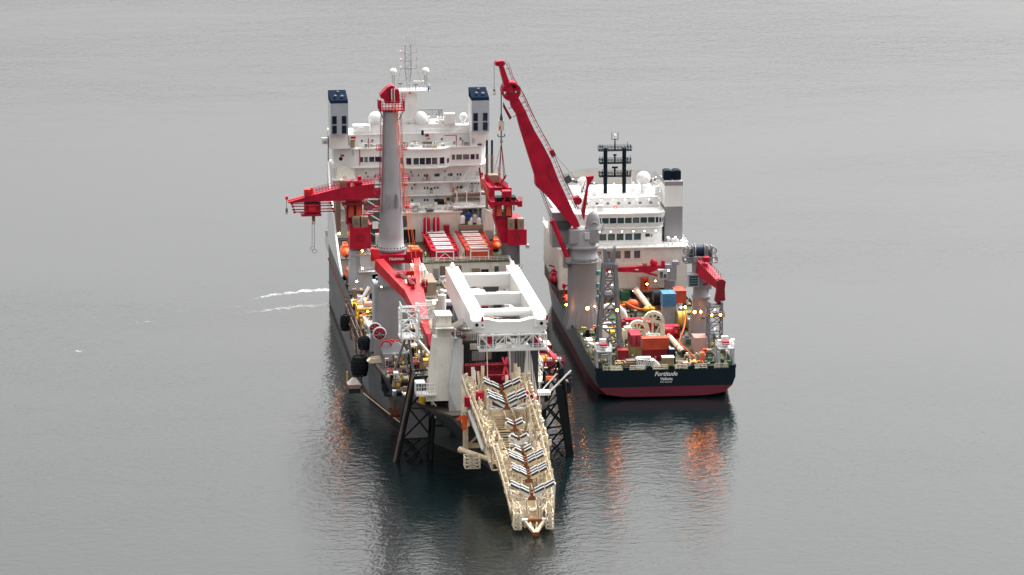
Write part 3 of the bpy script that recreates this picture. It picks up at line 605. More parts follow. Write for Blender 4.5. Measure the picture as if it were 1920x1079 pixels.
# ------------------------------------------------------------------ corner winch platforms on the stern
def winch_platform(x0, x1, lab, flip):
    t = T('F', "mooring_platform", lab, "winch platform", ((x0+x1)/2, 2.4, D))
    cx = (x0+x1)/2; g = G("lightgrey")
    for x in (x0+.2, x1-.2):
        for y in (.9, 4.6): g.box(x-.2, x+.2, y-.2, y+.2, D, 10.6)
    g.beam((x0+.2,.9,D+.4),(x0+.2,4.6,10.4),.14); g.beam((x1-.2,.9,10.4),(x1-.2,4.6,D+.4),.14); t.part("frame", g)
    t.part("platform_deck", G("lightgrey").box(x0,x1,.6,5,10.6,10.85)); t.part("railing", G("white").rail([(x0,5,10.85),(x0,.6,10.85),(x1,.6,10.85),(x1,5,10.85)],1.1,.8,.05))
    t.part("winch", G("pink").tube((cx-.8,1.8,11.9),(cx+.8,1.8,11.9),.5,14,mat="red").box(cx-.3,cx+.3,1.5,2.2,10.85,11.4,mat="darkgrey"))
    t.part("winch_housing", G("white").box(cx-.7,cx+.7,2.6,3.8,10.85,13.1).box(cx-1.6,cx-.8,3,4,10.85,12.2))
    s = 1 if flip else -1
    t.part("gangway", G("white").beam((cx+s*-.8,4.2,11.2),(cx+s*-2.6,7.4,11.4),.8,.3))
    t.part("capstan", G("darkgrey").lathe((cx-.6,2.4,D),[(.6,0),(.45,.4),(.4,1.2),(.6,1.5),(.6,1.7)],14).lathe((cx+.8,2.2,D),[(.5,0),(.4,1.0),(.55,1.3)],14,mat="green")); return t
winch_platform(-15.5, -12.0, "white mooring platform with red winch on the stern corner under the tall tower", True)
winch_platform(11.9, 15.5, "white mooring platform with red winch on the stern's outer corner", False)

# ------------------------------------------------------------------ containers and cargo on the construction ship's deck
def container(ship, base, label, mat, L=6.06, W=2.44, H=2.6, along='x', doors=True, mat2=None, group="shipping containers", roof=None):
    """base: centre of the footprint; along: axis the long side follows"""
    t = T(ship, "shipping_container", label, "container", base, group, 0 if along == 'x' else R(90))
    a, b = L/2, W/2; g = G(mat)
    g.box(-a+.08,a-.08,-b+.08,b-.08,.12,H-.06)
    n = int(L/.42)
    for i in range(n):
        x = -a+.25+(L-.5)*(i+.5)/n
        for s in (-1,1): g.box(x-.11,x+.11,s*(b-.05)-.03,s*(b-.05)+.03,.2,H-.15)
    m = int(W/.42)
    for i in range(m):
        y = -b+.2+(W-.4)*(i+.5)/m; g.box(a-.09,a-.02,y-.11,y+.11,.2,H-.15)
    t.part("body", g, local=True)
    g = G(mat2 or mat)
    for x in (-a,a):
        for y in (-b,b): g.cbox((x-math.copysign(.08,x),y-math.copysign(.08,y),H/2),(.17,.17,H))
    for y in (-b+.06,b-.06): g.box(-a+.17,a-.17,y-.06,y+.06,H-.13,H); g.box(-a+.17,a-.17,y-.06,y+.06,0,.16)
    for x in (-a+.06,a-.06): g.box(x-.06,x+.06,-b+.17,b-.17,H-.13,H); g.box(x-.06,x+.06,-b+.17,b-.17,0,.16)
    t.part("frame", g, local=True)
    if roof: t.part("roof_panel", G(roof).box(-a+.2,a-.2,-b+.2,b-.2,H-.05,H+.02), local=True)
    if doors:
        for s in (-1,1):
            d = t.part("door", G(mat).box(-a-.02,-a+.08,s*b*.5-b*.44,s*b*.5+b*.44,.2,H-.2), local=True)
            t.part("lock_rod", G("lightgrey").tube((-a-.05,s*b*.3,.2),(-a-.05,s*b*.3,H-.2),.03,5).tube((-a-.05,s*b*.65,.2),(-a-.05,s*b*.65,H-.2),.03,5), d, local=True)
    return t
container('F', (-1.0,10.4,D), "maroon container under the orange one near the stern", "dark_red")
container('F', (-1.0,10.4,D+2.62), "orange container on top of the maroon one near the stern", "orange_red")
container('F', (-4.9,15.6,D), "olive yellow container under the long red one", "olive", along='y')
container('F', (-4.9,15.6,D+2.62), "red container lying lengthwise on the olive yellow one", "red", along='y')
container('F', (6.7,43.6,D), "white container at the bottom of the stack with the blue one", "lightgrey", L=3, W=2.44, along='x')
container('F', (6.7,43.6,D+2.62), "grey container in the middle of the stack with the blue one", "lightgrey", L=3, W=2.44, doors=False)
container('F', (6.7,43.6,D+5.24), "light blue container topping the stack amidships", "blue", L=3.1, W=4.6, H=3.0, along='x', doors=False)
container('F', (9.8,47.0,D+5.2), "orange red container beside the blue one, above the yellow cable reel", "orange_red", L=2.7, W=4.2, H=2.9, doors=False)
single('F', "cargo_frame", "dark steel frame that carries the orange red container", "frame", G("steel_dark").lattice([(8.5,45,D),(11.1,45,D),(11.1,49,D),(8.5,49,D)],[(8.5,45,D+5.2),(11.1,45,D+5.2),(11.1,49,D+5.2),(8.5,49,D+5.2)],2,.14,.07,square=True), (9.8,47,D))
container('F', (10.2,17.8,D), "pale pink container beside the short lattice tower", "pink", L=3.0, W=4.6, H=3.6)
container('F', (2.3,7.0,D), "small navy container right behind the beige box", "navy", L=1.5, W=2.2, H=3.3, doors=False, roof="grey")
container('F', (-8.6,8.6,D), "dark purple container beside the tower's foot", "dark_red", L=2.4, W=3, H=3.1)
g = G("teal").box(-1.5,1.5,-1,1,0,.5); g.rail([(-1.5,-1,.5),(1.5,-1,.5),(1.5,1,.5),(-1.5,1,.5),(-1.5,-1,.5)],.7,1,.06,mat="white"); g.box(-.9,.6,-.5,.5,.5,.9,mat="lightgrey")
single('F', "equipment_skid", "teal equipment skid with white rail behind the orange container", "skid", G("teal").add([(p[0]-1.2,p[1]+13.6,p[2]+D+5.0) for p in g.v], g.f) if False else g, (-1.0,13.6,D+3.9), local=True)
single('F', "skid_stand", "grey steel stand under the teal equipment skid", "stand", G("darkgrey").lattice([(-2.4,12.7,D),(.4,12.7,D),(.4,14.5,D),(-2.4,14.5,D)],[(-2.4,12.7,D+3.9),(.4,12.7,D+3.9),(.4,14.5,D+3.9),(-2.4,14.5,D+3.9)],2,.12,.06,square=True), (-1,13.6,D))
# two cream curved pipe supports (arches)
def arch(base, r, hleg, label, w=1.0):
    t = T('F', "pipe_arch", label, "arch", base, "cream pipe arches"); th = .5
    poly = [(-r,-.0)]; n = 14
    outer = [(r*math.cos(math.pi-math.pi*i/n), r*math.sin(math.pi-math.pi*i/n)) for i in range(n+1)]
    inner = [((r-.72)*math.cos(math.pi*i/n), (r-.72)*math.sin(math.pi*i/n)) for i in range(n+1)]
    g = G("cream_pale").prism([(x,z+hleg) for x,z in outer+inner],'y',-w/2,w/2)
    g.beam((r-.5,0,hleg+.1),(r-.4,0,.9),1.0,w); g.beam((r-.4,-.1,1.2),(r+.5,-.6,.1),.9,w); g.beam((-r+.5,0,hleg+.1),(-r+.3,0,hleg-.7),1.0,w)
    t.part("curved_trough", g, local=True)
    g = G("cream_pale")
    for a in (60,95,130): g.beam((-.2,0,hleg-.4),((r-.7)*math.cos(R(a)),0,hleg+(r-.7)*math.sin(R(a))),.3,.3)
    g.beam((-r+.6,0,hleg),(r-.6,0,hleg),.4,.4); g.beam((-.2,0,0),(-.2,0,hleg+r-.8),.4,.5); g.beam((-.2,0,.2),(r-.7,0,hleg-.2),.3,.3); g.beam((-r*.6,0,0),(-r*.6,0,hleg),.35,.4); g.beam((-.2,0,.2),(-r*.6,0,hleg-.2),.3,.3)
    t.part("brace", g, local=True); return t
arch((1.2,28.6,D), 2.5, 4.6, "larger cream pipe arch behind the orange container", 1.1)
arch((-1.9,32.4,D), 2.3, 1.9, "smaller cream pipe arch beside the larger one", 1.1)
t = T('F', "pipe_bend", "pale curved pipe chute behind the lattice tower", "chute", (-4.6,47,D))
t.part("chute", G("white").torus((-1.6,0,1.2),3.2,.75,16,8,'y',a0=R(-10),a1=R(150)), local=True)
t.part("stand", G("offwhite").box(-5,2,-.6,.6,0,.5).beam((-3.6,0,.3),(-1.6,0,3.6),.3).beam((.6,0,.3),(-1,0,3.6),.3), local=True)
# red reel machine
t = T('F', "winch_unit", "bright red winch unit at the far end of the white pipe", "winch", (5.4,32.6,D))
t.part("housing", G("red").box(3.3,7.6,31.6,34.2,D,D+2.7).box(5.9,7.7,31.2,31.6,D,D+2.3,mat="dark_red"))
t.part("drum", G("red").tube((3.6,31,D+1.5),(6.0,31,D+1.5),1.25,16).lathe((3.4,31,D+1.5),[(1.55,0),(1.55,.2),(.2,.2)],18,axis='x').lathe((6.0,31,D+1.5),[(.2,0),(1.55,0),(1.55,.2)],18,axis='x'))
t.part("gearbox", G("orange").box(6.4,7.2,31.0,31.2,D+1.2,D+2).box(4.4,5.2,30,30.4,D,D+.8,mat="black"))
# white pipe with red bands and dark flange
t = T('F', "deck_pipe", "long white pipe with red bands lying towards the stern", "pipe", (5.4,20,D))
t.part("pipe_shell", G("cream_pale").tube((4.9,30.2,D+.9),(5.9,12.6,D+.9),.62,18))
for y in (28.6,18,14.6):
    x = 4.9+(30.2-y)/17.6; t.part("band", G("orange_red").tube((x,y+.2,D+.9),(x+.02,y-.2,D+.9),.68,18))
t.part("flange", G("darkgrey").tube((5.87,12.9,D+.9),(5.91,12.3,D+.9),.82,18).tube((5.9,12.3,D+.9),(5.92,12.2,D+.9),.5,18,mat="black"))
t.part("saddle", G("brown").box(4.4,6.2,26,26.5,D,D+.45)); t.part("saddle", G("brown").box(4.9,6.6,15.6,16.1,D,D+.45))
t = T('F', "deck_pipe", "shorter thin white pipe beside the banded one", "pipe", (4.2,16,D))
t.part("pipe_shell", G("white").tube((3.4,22,D+.5),(4.3,14,D+.5),.28,12)); t.part("saddle", G("brown").box(3.3,4.6,15,15.3,D,D+.25))
# hoses
def hose(name, label, pts, r, mat, z=D):
    P = [Vector((x,y,z+r+dz)) for x,y,dz in pts]; Q = []
    for i in range(len(P)-1):
        p0, p1, p2, p3 = P[max(0,i-1)], P[i], P[i+1], P[min(len(P)-1,i+2)]
        for k in range(6):
            u = k/6; Q.append(.5*((2*p1)+(p2-p0)*u+(2*p0-5*p1+4*p2-p3)*u*u+(3*p1-p0-3*p2+p3)*u**3))
    Q.append(P[-1]); g = G(mat).path(Q, r, 8); return single('F', name, label, "hose", g, tuple(P[0]))
hose("deck_hose", "orange hose running from the yellow reel towards the stern rail", [(10.2,39.4,3.2),(9.4,36,1.4),(7.6,30,.1),(6.9,26,0),(7.5,18,0),(8.3,9,0),(8.7,6.6,0)], .17, "orange")
hose("deck_hose", "coral pink hose coiled along the deck by the stern rail", [(8.6,6.4,0),(6.6,5.0,.25),(4.8,5.2,.3),(3.4,6,.2),(2.9,7.6,.1),(3.4,11,0)], .26, "pink")
hose("deck_hose", "orange hose hanging from the lattice tower to yellow floats", [(-1.6,58,2.6),(.2,57.2,1.6),(1.8,56.4,1.1),(3.0,56,1.1)], .26, "orange")
for i, x in enumerate((3.3, 4.6)):
    single('F', "hose_float", ("inner" if i == 0 else "outer")+" yellow float on the orange hose amidships", "float", G("yellow").ball((0,0,.5),.62,12,sx=1.3), (x,55.8,D+1), "hose floats", local=True)
single('F', "buoy", "orange buoy beside the white pipe amidships", "buoy", G("orange").ball((0,0,1.1),1.1,14,sx=1.3).tube((-1.8,0,.8),(-3.5,0,.6),.35,8), (.6,60,D+.8), local=True)
t = T('F', "deck_pipe", "white angled pipe stub on a stand under the white block", "pipe", (3.4,60,D))
t.part("pipe_shell", G("cream_pale").tube((2.4,66,D+3.6),(4.3,56.6,D+1.5),.7,16).tube((2.4,66,D+3.6),(2.35,66.3,D+3.7),.85,16)); t.part("stand", G("brown").box(2.4,4.6,60.6,61.2,D,D+1.9).box(2,3.6,64.6,65.2,D,D+2.5))
# yellow cable reel
t = T('F', "cable_reel", "big yellow cable reel below the orange red container", "reel", (9.6,41,D))
t.part("wound_cable", G("yellow").tube((8.6,41,D+2.2),(10.4,41,D+2.2),1.95,24)); 
for x in (8.4,10.4): t.part("flange", G("olive").lathe((x,41,D+2.2),[(2.3,0),(2.3,.18),(.2,.18)],24,axis='x'))
t.part("cradle", G("darkgrey").box(8.2,10.8,39.8,42.2,D,D+.35))
for i, (x, m) in enumerate(((11.3,"pink"),(12.0,"deep_blue"))):
    single('F', "gas_rack", ["pink","deep blue"][i]+" gas bottle rack beside the yellow reel", "rack", G(m).box(-.5,.5,-.9,.9,0,2.6).box(-.55,.55,-.95,-.9,2.2,2.7,mat="lightgrey"), (x,39.5,D), local=True)
# box by the stern, white folded gangway frame
t = T('F', "storage_box", "beige storage box with yellow base at the stern rail", "box", (.9,3.4,D)); t.part("body", G("tan").box(-.4,2.2,2.4,4.4,D+.9,D+2.2).box(-.4,2.2,2.4,4.4,D,D+.9,mat="olive")); t.part("lid", G("cream").box(-.5,2.3,2.3,4.5,D+2.2,D+2.35))
t = T('F', "folded_gangway", "white folded truss gangway lying along the stern rail", "gangway", (-3.6,3.4,D))
t.part("truss", G("white").lattice([(-6.2,2.2,D+.2),(-6.2,4.2,D+.2),(-6.2,4.2,D+2.1),(-6.2,2.2,D+2.1)],[(-2.2,2.2,D+.2),(-2.2,4.2,D+.2),(-2.2,4.2,D+1.7),(-2.2,2.2,D+1.7)],5,.13,.09,cross=True))
t.part("tail", G("white").beam((-2.2,3,D+1.5),(-.9,2.4,D+.3),.5,.5).box(-5.9,-3,2.4,4,D+2.1,D+2.4))
# sundry deck equipment, fixed
rnd = random.Random(3)
def fit(name, mat, x, y, d, z=D, m2=None):
    g = G(mat).box(x-d[0]/2,x+d[0]/2,y-d[1]/2,y+d[1]/2,z,z+d[2])
    if m2: g.box(x-d[0]*.35,x+d[0]*.35,y-d[1]*.4,y+d[1]*.4,z+d[2],z+d[2]*1.25,mat=m2); g.box(x-d[0]*.3,x+d[0]*.3,y-d[1]/2-.06,y-d[1]/2,z+d[2]*.2,z+d[2]*.8,mat=m2)
    return F.part(name, g)
for n, m, x, y, d, m2 in (("deck_locker","cream_pale",-9.6,33,(1.6,5,2.4),"white"),("deck_locker","cream_pale",-4.6,30,(2.2,2.6,2.6),"offwhite"),("hatch","green",-13,36,(3,2.4,.8),"rubber"),("pump_unit","orange_red",-11,40,(1,1,1.2),"grey"),
        ("pump_unit","green",-12.5,20,(1.4,2,1.2),"yellow"),("deck_locker","offwhite",-13.8,27,(1.4,3,1.3),None),("pipe_rack","tan",-7.2,4.6,(3.2,2.6,1.2),"brown"),("pump_unit","grey",9.3,8,(1.6,2,1.6),"orange"),("pump_unit","darkgrey",11,8.6,(1.4,1.8,2),"tan"),
        ("pump_unit","bluegrey",12.6,6.6,(1.2,1.6,1.9),"teal"),("deck_locker","grey",8.4,25,(1.2,2,1.6),"darkgrey"),("hatch","green",8.9,22.4,(.6,.6,1.8),None),("deck_locker","dark_red",-1.5,45,(5,3,1.4),"red"),("deck_locker","red",1.4,40,(3,3,2.6),None),
        ("winch_base","black",-13.4,33.5,(.7,.7,2.0),None),("pump_house","brown",9.4,62,(4,3,3.4),"darkgrey"),("deck_locker","darkgrey",-3.6,68,(3,2,2.2),None),("deck_locker","green",0,69,(2,2,3),None),("pump_unit","brown",-8.4,24,(1.2,4,1.2),"yellow"),("pump_unit","yellow",-7.2,38,(1,5,.9),None),
        ("pump_unit","orange",10.4,9.8,(1.8,1.4,1.9),"orange_red"),("pump_unit","offwhite",-3.6,23,(1.2,6,1),"cream_pale"),("deck_locker","tan",-13.6,15,(1.4,5,1.1),"offwhite"),("deck_locker","pink",5.2,3.3,(1.8,1.2,.9),None),("deck_locker","tan",8.2,3.0,(1.4,1.2,1.0),"orange")):
    fit(n, m, x, y, d, m2=m2)
g = G("black").tube((5.2,58.6,D+3.6),(8.4,58.6,D+3.6),1.9,18); F.part("hose_drum", g)
F.part("deck_stair_house", G("orange_red").box(4.0,5.6,69,71,D+3.2,D+6).box(4.7,5.2,68.9,69,D+3.5,D+5.4,mat="black").box(3,8,67.6,71,D+2.9,D+3.2,mat="brown").rail([(3,67.6,D+3.2),(8,67.6,D+3.2)],1,.9,.05))
F.part("mezzanine_rail", G("offwhite").box(-9.5,3,69.6,71,9.5,9.7,mat="tan").rail([(-9.5,69.6,9.7),(3,69.6,9.7)],1.0,1.5,.045))
for x in (-3.4, -.6, 2.2, 4.6): lamp(F, (x, 70.2, 9.2), "lamp_warm", .26, sup, 0, "deck_lamp")
lamp(F, (-2.1, 66, 8.6), "lamp_orange", .3, None, 8); lamp(F, (6.9, 66, 12.4), "lamp_amber", .2); lamp(F, (8.6, 60, 10.8), "lamp_amber", .22); lamp(F, (5.0, 67.2, 11.4), "lamp_orange", .2, None, 12)
for x in (8.2, 9.2): lamp(F, (x+.4, 36, 12.6), "lamp_orange" if x > 8.5 else "lamp_warm", .25, None, 15 if x > 8.5 else 0, "mast_light")
F.part("light_post", G("grey").tube((9.1,36.2,D),(9.1,36.2,12.6),.1,6).tube((8.6,36.2,12.2),(9.6,36.2,12.2),.08,6))
F.part("work_house", G("white").box(8.6,11.4,52,56,D,D+4.5).box(8.2,11.8,51.6,56.4,D+4.5,D+4.7).rail([(8.2,51.6,D+4.7),(11.8,51.6,D+4.7)],1,.8,.045))
t = T('F', "knuckle_grab", "bright red folded loader arm on the white work house", "loader", (10.6,54,D+4.7)); t.part("arm", G("bright_red").box(-.9,.9,-.6,.6,.8,2.2).tube((-.9,0,1.8),(.9,0,1.8),.7,12).beam((.8,0,1.8),(1.1,0,.2),.5), local=True); t.part("post", G("lightgrey").box(-.3,.3,-.3,.3,0,.8), local=True)
MIX = ("offwhite","tan","brown","darkgrey","steel_dark","rust","yellow","green","lightgrey","cream_pale","olive","orange_red","grey","black")
AV = ((-4.2,2.2,8.6,12.2),(-6.3,-3.4,12,19),(3.2,8,11.5,35),(8,12.6,15,21),(-14.5,-7.5,9.5,16.5),(5,11.5,40,50),(-18,-8,42,52),(-16,-11.6,0,5.4),(11.5,16,0,5.4),(-1.5,4,26.5,30),(-4.5,.8,30,34),(9.2,15.8,27,34),(12,15.4,15.6,19.4))
clutter(F, 80, (-14.8,-6), (5,70), D, 31, MIX, .8, AV); clutter(F, 80, (-6,6), (13,70), D, 32, MIX, .85, AV); clutter(F, 56, (6,14.8), (5,66), D, 33, MIX, .75, AV)
clutter(F, 30, (-12,11.4), (2.2,7), D, 34, MIX, .62, AV)
for x, y in ((-15.2,18),(-15.2,24),(-15.2,30),(15.2,10),(15.2,24)): F.part("vent_post", G("offwhite").tube((x,y,D),(x,y,D+1.6),.14,6).ball((x,y,D+1.7),.3,8))

# ================================================================== PIPELAY SHIP (bow with stinger towards the viewer)
A = T('A', "pipelay_ship", "long grey pipelay ship with tall white superstructure and two blue-capped funnels", "ship", (0, 100, 0))
def sec(wl, dk, zd):
    return [(max(.05,wl*.7),-3),(wl,0),(wl+(dk-wl)*.22,zd*.33),(wl+(dk-wl)*.58,zd*.66),(dk,zd)]
AS = [(-1.5, sec(.3,8.5,11.5)), (5, sec(1.6,12.2,11.7)), (15, sec(6.0,15.6,11.9)), (25, sec(10.6,17.8,12)), (45, sec(16.2,19.9,12)), (65, sec(19.6,20.5,12.2)), (88, sec(20.5,20.5,12.6)),
      (100, sec(20.5,20.5,14.6)), (163, sec(20.5,20.5,15.8)), (170, sec(19,19.3,15.8)), (176, sec(14,15,15.8))]
hg = loft(AS, lambda i, y: "antifoul" if i < 1 else "hull_grey")
for i in range(4):
    a, b = AS[0][1][i], AS[0][1][i+1]; hg.add([(-a[0],-1.5,a[1]),(a[0],-1.5,a[1]),(b[0],-1.5,b[1]),(-b[0],-1.5,b[1])],[(0,1,2,3)],mat="hull_grey")
    a, b = AS[-1][1][i], AS[-1][1][i+1]; hg.add([(a[0],176,a[1]),(-a[0],176,a[1]),(-b[0],176,b[1]),(b[0],176,b[1])],[(0,1,2,3)],mat="hull_grey")
ahull = A.part("hull", hg)
for sd in (-1,1):
    g = G("boot_dark")
    for (y0,s0_),(y1,s1_) in zip(AS[3:9],AS[4:10]): g.add([(sd*(s0_[1][0]+.03),y0,-.5),(sd*(s1_[1][0]+.03),y1,-.5),(sd*(s1_[1][0]+.06),y1,.8),(sd*(s0_[1][0]+.06),y0,.8)],[(0,1,2,3)] if sd < 0 else [(3,2,1,0)])
    A.part("boot_topping", g, ahull)
A.part("rubbing_strake", G("rust").box(-20.75,-20.5,60,163,11.2,11.5).box(-20.7,-20.5,100,163,5.4,5.6,mat="hull_grey"), ahull)
g = G("deck_brown"); g.prism([(-8.4,-1.3),(8.4,-1.3),(12.1,5),(15.5,15),(17.7,25),(19.8,45),(20.4,65),(20.4,134),(-20.4,134),(-20.4,65),(-19.8,45),(-17.7,25),(-15.5,15),(-12.1,5)],'z',11.4,12); A.part("main_deck", g)
rd = A.part("container_deck", G("offwhite").box(-1,20.3,133.2,176,12.0,15.8).box(-20.3,-1,140,176,12,15.8).box(-1.2,20.4,133.0,176,15.8,16.0,mat="deck_green").box(-20.4,-1.2,139.8,175,15.8,16,mat="deck_grey"))
for x, z, w_, h_, m in ((6.2,13.9,5.2,2.4,"brown"),(12.2,13.8,2.0,1.0,"tan"),(14.4,13.6,1.8,.9,"glass_navy"),(2.6,13.4,1.2,2.2,"grey"),(17.2,13.4,1.0,2.6,"darkgrey")):
    A.part("bay_opening", G(m).box(x-w_/2,x+w_/2,133.05,133.2,z-h_/2,z+h_/2), rd)
A.part("railing", G("offwhite").rail([(-1,133.2,16),(20.2,133.2,16)],1.1,1.4,.05), rd)
A.part("railing", G("offwhite").rail([(-20.2,140,16),(-1.2,140,16)],1.1,1.4,.05), rd)
# white side bulwark that drops towards the bow
A.part("side_bulwark", G("white").prism([(124,15),(163,15.8),(163,24),(150,18),(124,15.6)],'x',20.3,20.72))
A.part("side_bulwark", G("white").prism([(124,15.0),(163,15.8),(163,38),(158,31),(150,27),(140,21.5),(131,17.2),(124,15.4)],'x',-20.72,-20.3))
A.part("side_louver", G("brown").box(-20.3,-19.3,141,149,22.2,30.2).box(-20.34,-20.3,141.4,148.6,22.6,29.8,mat="tan"))

# accommodation
YF = 163.0
acc = A.part("superstructure", G("white").box(-19.2,18.4,YF+1.6,175,16,33.6).box(-13.5,17.8,YF+1.2,174,33.6,33.9))
def row(z, xs, w_, h_, gm, y=YF+1.57, par=None):
    m = window_mesh(w_, h_, gm, "white")
    for x in xs: A.inst("window", m, (x, y, z), par or acc)
for z in (31.2, 28.0, 25.0): row(z, (-10.6,-8.9,-4.3,.2,3.3,4.0,5.8,6.5,11.4,12.1), .42, .55, "glass_navy")
row(31.2, (-6.4,1.8,9.2), .42, .55, "glass_grey"); row(22.0, (-8,-5,-2,12.4,14.6), .6, .7, "glass_navy")
for z in (20.6, 23.6, 26.5, 29.7):
    x0 = -19.0
    d = A.part("walkway", G("white").box(x0,18.2,YF-.3,YF+1.6,z,z+.22).box(x0,18.2,YF-.35,YF-.3,z-.1,z+.3), acc)
    A.part("railing", G("white").rail([(x0,YF-.2,z+.22),(18.2,YF-.2,z+.22)],1.05,1.5,.045), d)
for x, z in ((16.4,30.9),(16.4,27.7),(-16.6,30.9),(-9.8,24.8),(13.4,24.8)): A.part("door", G("lightgrey").box(x-.45,x+.45,YF+1.45,YF+1.6,z-1,z+1).box(x+.25,x+.33,YF+1.38,YF+1.45,z-.1,z+.1,mat="chrome"), acc)
for x, z in ((17.4,31.0),(17.5,27.6),(-10.2,27.2)): A.part("fire_hose_box", G("red").box(x-.3,x+.3,YF+1.3,YF+1.6,z-.7,z+.5), acc)
for xa, za, xb, zb in ((12.5,29.9,15.2,33.6),(12.5,26.7,14.8,29.7),(-17,20.8,-13,23.6),(-13,23.8,-17,26.5),(-17,26.7,-13,29.7)):
    A.part("stairway", G("white").beam((xa,YF+.7,za),(xb,YF+.7,zb),.8,.16).rail([(xa,YF+.3,za),(xb,YF+.3,zb)],1,1.2,.045), acc)
# braced open bay on the port side
g = G("white")
for x in (-12.4,-7.6): g.box(x-.2,x+.2,YF-3.4,YF-3,16,29.8)
for z in (20.3,23.3,26.3,29.3): g.box(-12.6,-6.6,YF-3.4,YF-3,z,z+.35)
for z in (16,20.5,23.5,26.5): g.beam((-12.2,YF-3.2,z+3.2),(-7.6,YF-3.2,z+.3),.28)
A.part("braced_bay", g); A.part("bay_wall", G("deck_grey").box(-13,-6.4,YF-2.6,YF+1.5,16,29.5))
for x, z, m in ((-8.6,28.3,"red"),(-7.4,28.3,"black"),(-9.4,20.2,"white"),(-8.4,18,"red"),(-6.9,18.2,"dark_red")): A.part("bay_locker", G(m).box(x-.7,x+.7,YF-4.6,YF-3.5,z-.8,z+.8))
# front deckhouse with red pressure tanks
dh = A.part("deckhouse", G("offwhite").box(-3.2,11.4,157.5,YF+1.5,16,23.2).box(-3.5,11.8,157.1,YF+1.5,23.2,23.45,mat="white"))
A.part("railing", G("white").rail([(-3.4,157.2,23.45),(11.7,157.2,23.45),(11.7,162,23.45)],1.1,1.2,.05), dh)
A.part("doorway", G("black").box(-2.6,.2,157.35,157.5,16,19.2), dh); A.part("doorway", G("darkgrey").box(-2.9,-1.8,157.36,157.5,19.9,22.6), dh)
g = G("offwhite")
for i in range(9): g.box(-2.6+i*1.55,-1.9+i*1.55,159,160,23.45,24.3+.5*(i%3))
g.tube((-2,159.5,24.4),(10.5,159.5,24.4),.18,8); A.part("roof_piping", g, dh)
A.part("roof_tank", G("white").tube((-.8,160,24.5),(1.6,160,24.5),.75,14), dh); A.part("roof_tank", G("black").tube((5.4,161,25.2),(8.2,161,25.2),.65,14).tube((7.7,161,25.2),(8.0,161,25.2),.68,14,mat="yellow"), dh)
for i, x in enumerate((2.9, 5.25)):
    t = T('A', "pressure_tank", ["first","second"][i]+" upright red tank against the white deckhouse, counted from the mast crane", "tank", (x,156.3,16), "red upright tanks")
    t.part("shell", G("red").lathe((x,156.3,16.4),[(.5,0),(.82,.2),(.82,5.4),(.6,5.9),(.1,6.1)],16)); t.part("pipe", G("offwhite").tube((x-.2,155.3,16),(x-.2,155.3,22.6),.09,6)); t.part("foot", G("darkgrey").box(x-.6,x+.6,155.8,156.8,16,16.4))
single('A', "control_cabinet", "plain red cabinet beside the two upright red tanks", "cabinet", G("red").box(7.1,8.4,156,157.1,16,20.1).box(7.25,8.25,155.95,156,16.4,19.8,mat="dark_red").box(7.0,8.5,155.9,157.2,20.1,20.25), (7.7,156.5,16))
# insulated exhaust ducting and twin brown pipes
g = G("brown")
g.tube((10.4,159.4,27.2),(18.2,159.4,27.2),.5,14).tube((11.2,159.4,25.9),(18.2,159.4,25.9),.34,12); g.torus((10.4,159.4,26.3),.9,.48,12,10,'y',a0=R(90),a1=R(250)); duct = A.part("exhaust_duct", g)
for x in (10.2,12.6,16): A.part("duct_hanger", G("white").path([(x-.1,158.7,28),(x+.4,158.7,28),(x+.3,158.7,24.4)],.13,6), duct)
A.part("duct_deck", G("white").box(9.6,18.4,157,YF+1.5,24.2,24.5).rail([(12,157.1,24.5),(18.3,157.1,24.5)],1,1.3,.045), duct)
for x in (17.7,18.95): A.part("tall_pipe", G("brown").tube((x,156.6,24),(x,156.6,37.5),.34,12).tube((x,156.6,37.5),(x,156.6,41.0),.27,12,mat="navy"))
g = G("darkgrey")
for x, z, m, r in ((11.8,21.6,"white",.65),(13.2,22.3,"deep_blue",.75),(13.6,21.2,"white",.7),(14.8,21.8,"lightgrey",.6),(15.7,21,"white",.6),(12.6,21.3,"darkgrey",.55)): A.part("storage_drum", G(m).tube((x,157,z-1.1),(x,157,z+.3),r,14).ball((x,157,z+.3),r,14,z0=0))
A.part("drum_platform", G("tan").box(10.8,16.6,155.6,158.4,19.3,20.2).box(10.8,16.6,155.6,158.4,16,19.3,mat="brown"))
A.part("ribbed_cowl", G("offwhite").prism([(16.6,19),(19.4,19),(18.6,23.5),(17.2,24.3)],'y',155,156.4)); 
A.part("starboard_house", G("white").box(16.6,19.6,158.6,164,16,27).beam((16.9,158.2,20.4),(18.8,158.2,23.6),.5,.6))

# bridge
def bridge_poly(off=0):
    return [(-18.6-off,YF+4),(-13.8-off*.3,YF-off),(-3.3-off*.2,YF-off),(-1.8,YF-2.0-off),(0,YF-2.6-off),(6.2,YF-2.6-off),(8,YF-2.0-off),(9.5+off*.2,YF-off),(17.0+off*.3,YF-off),(18.4+off,YF+4),(18.4+off,YF+10),(-18.6-off,YF+10)]
def slab(poly, z0, z1, mat, top=None):
    n = len(poly); top = top or poly; vs = [(x,y,z0) for x,y in poly]+[(x,y,z1) for x,y in top]
    return G(mat).add(vs, [tuple(range(n-1,-1,-1)), tuple(range(n,2*n))]+[(i,(i+1)%n,n+(i+1)%n,n+i) for i in range(n)])
br = A.part("bridge", slab(bridge_poly(0), 33.9, 38.3, "white_clean", bridge_poly(.25)))
A.part("bridge_ledge", slab(bridge_poly(.5), 33.7, 33.95, "white"), br); A.part("bridge_roof", slab(bridge_poly(.7), 38.3, 38.6, "white_clean"), br)
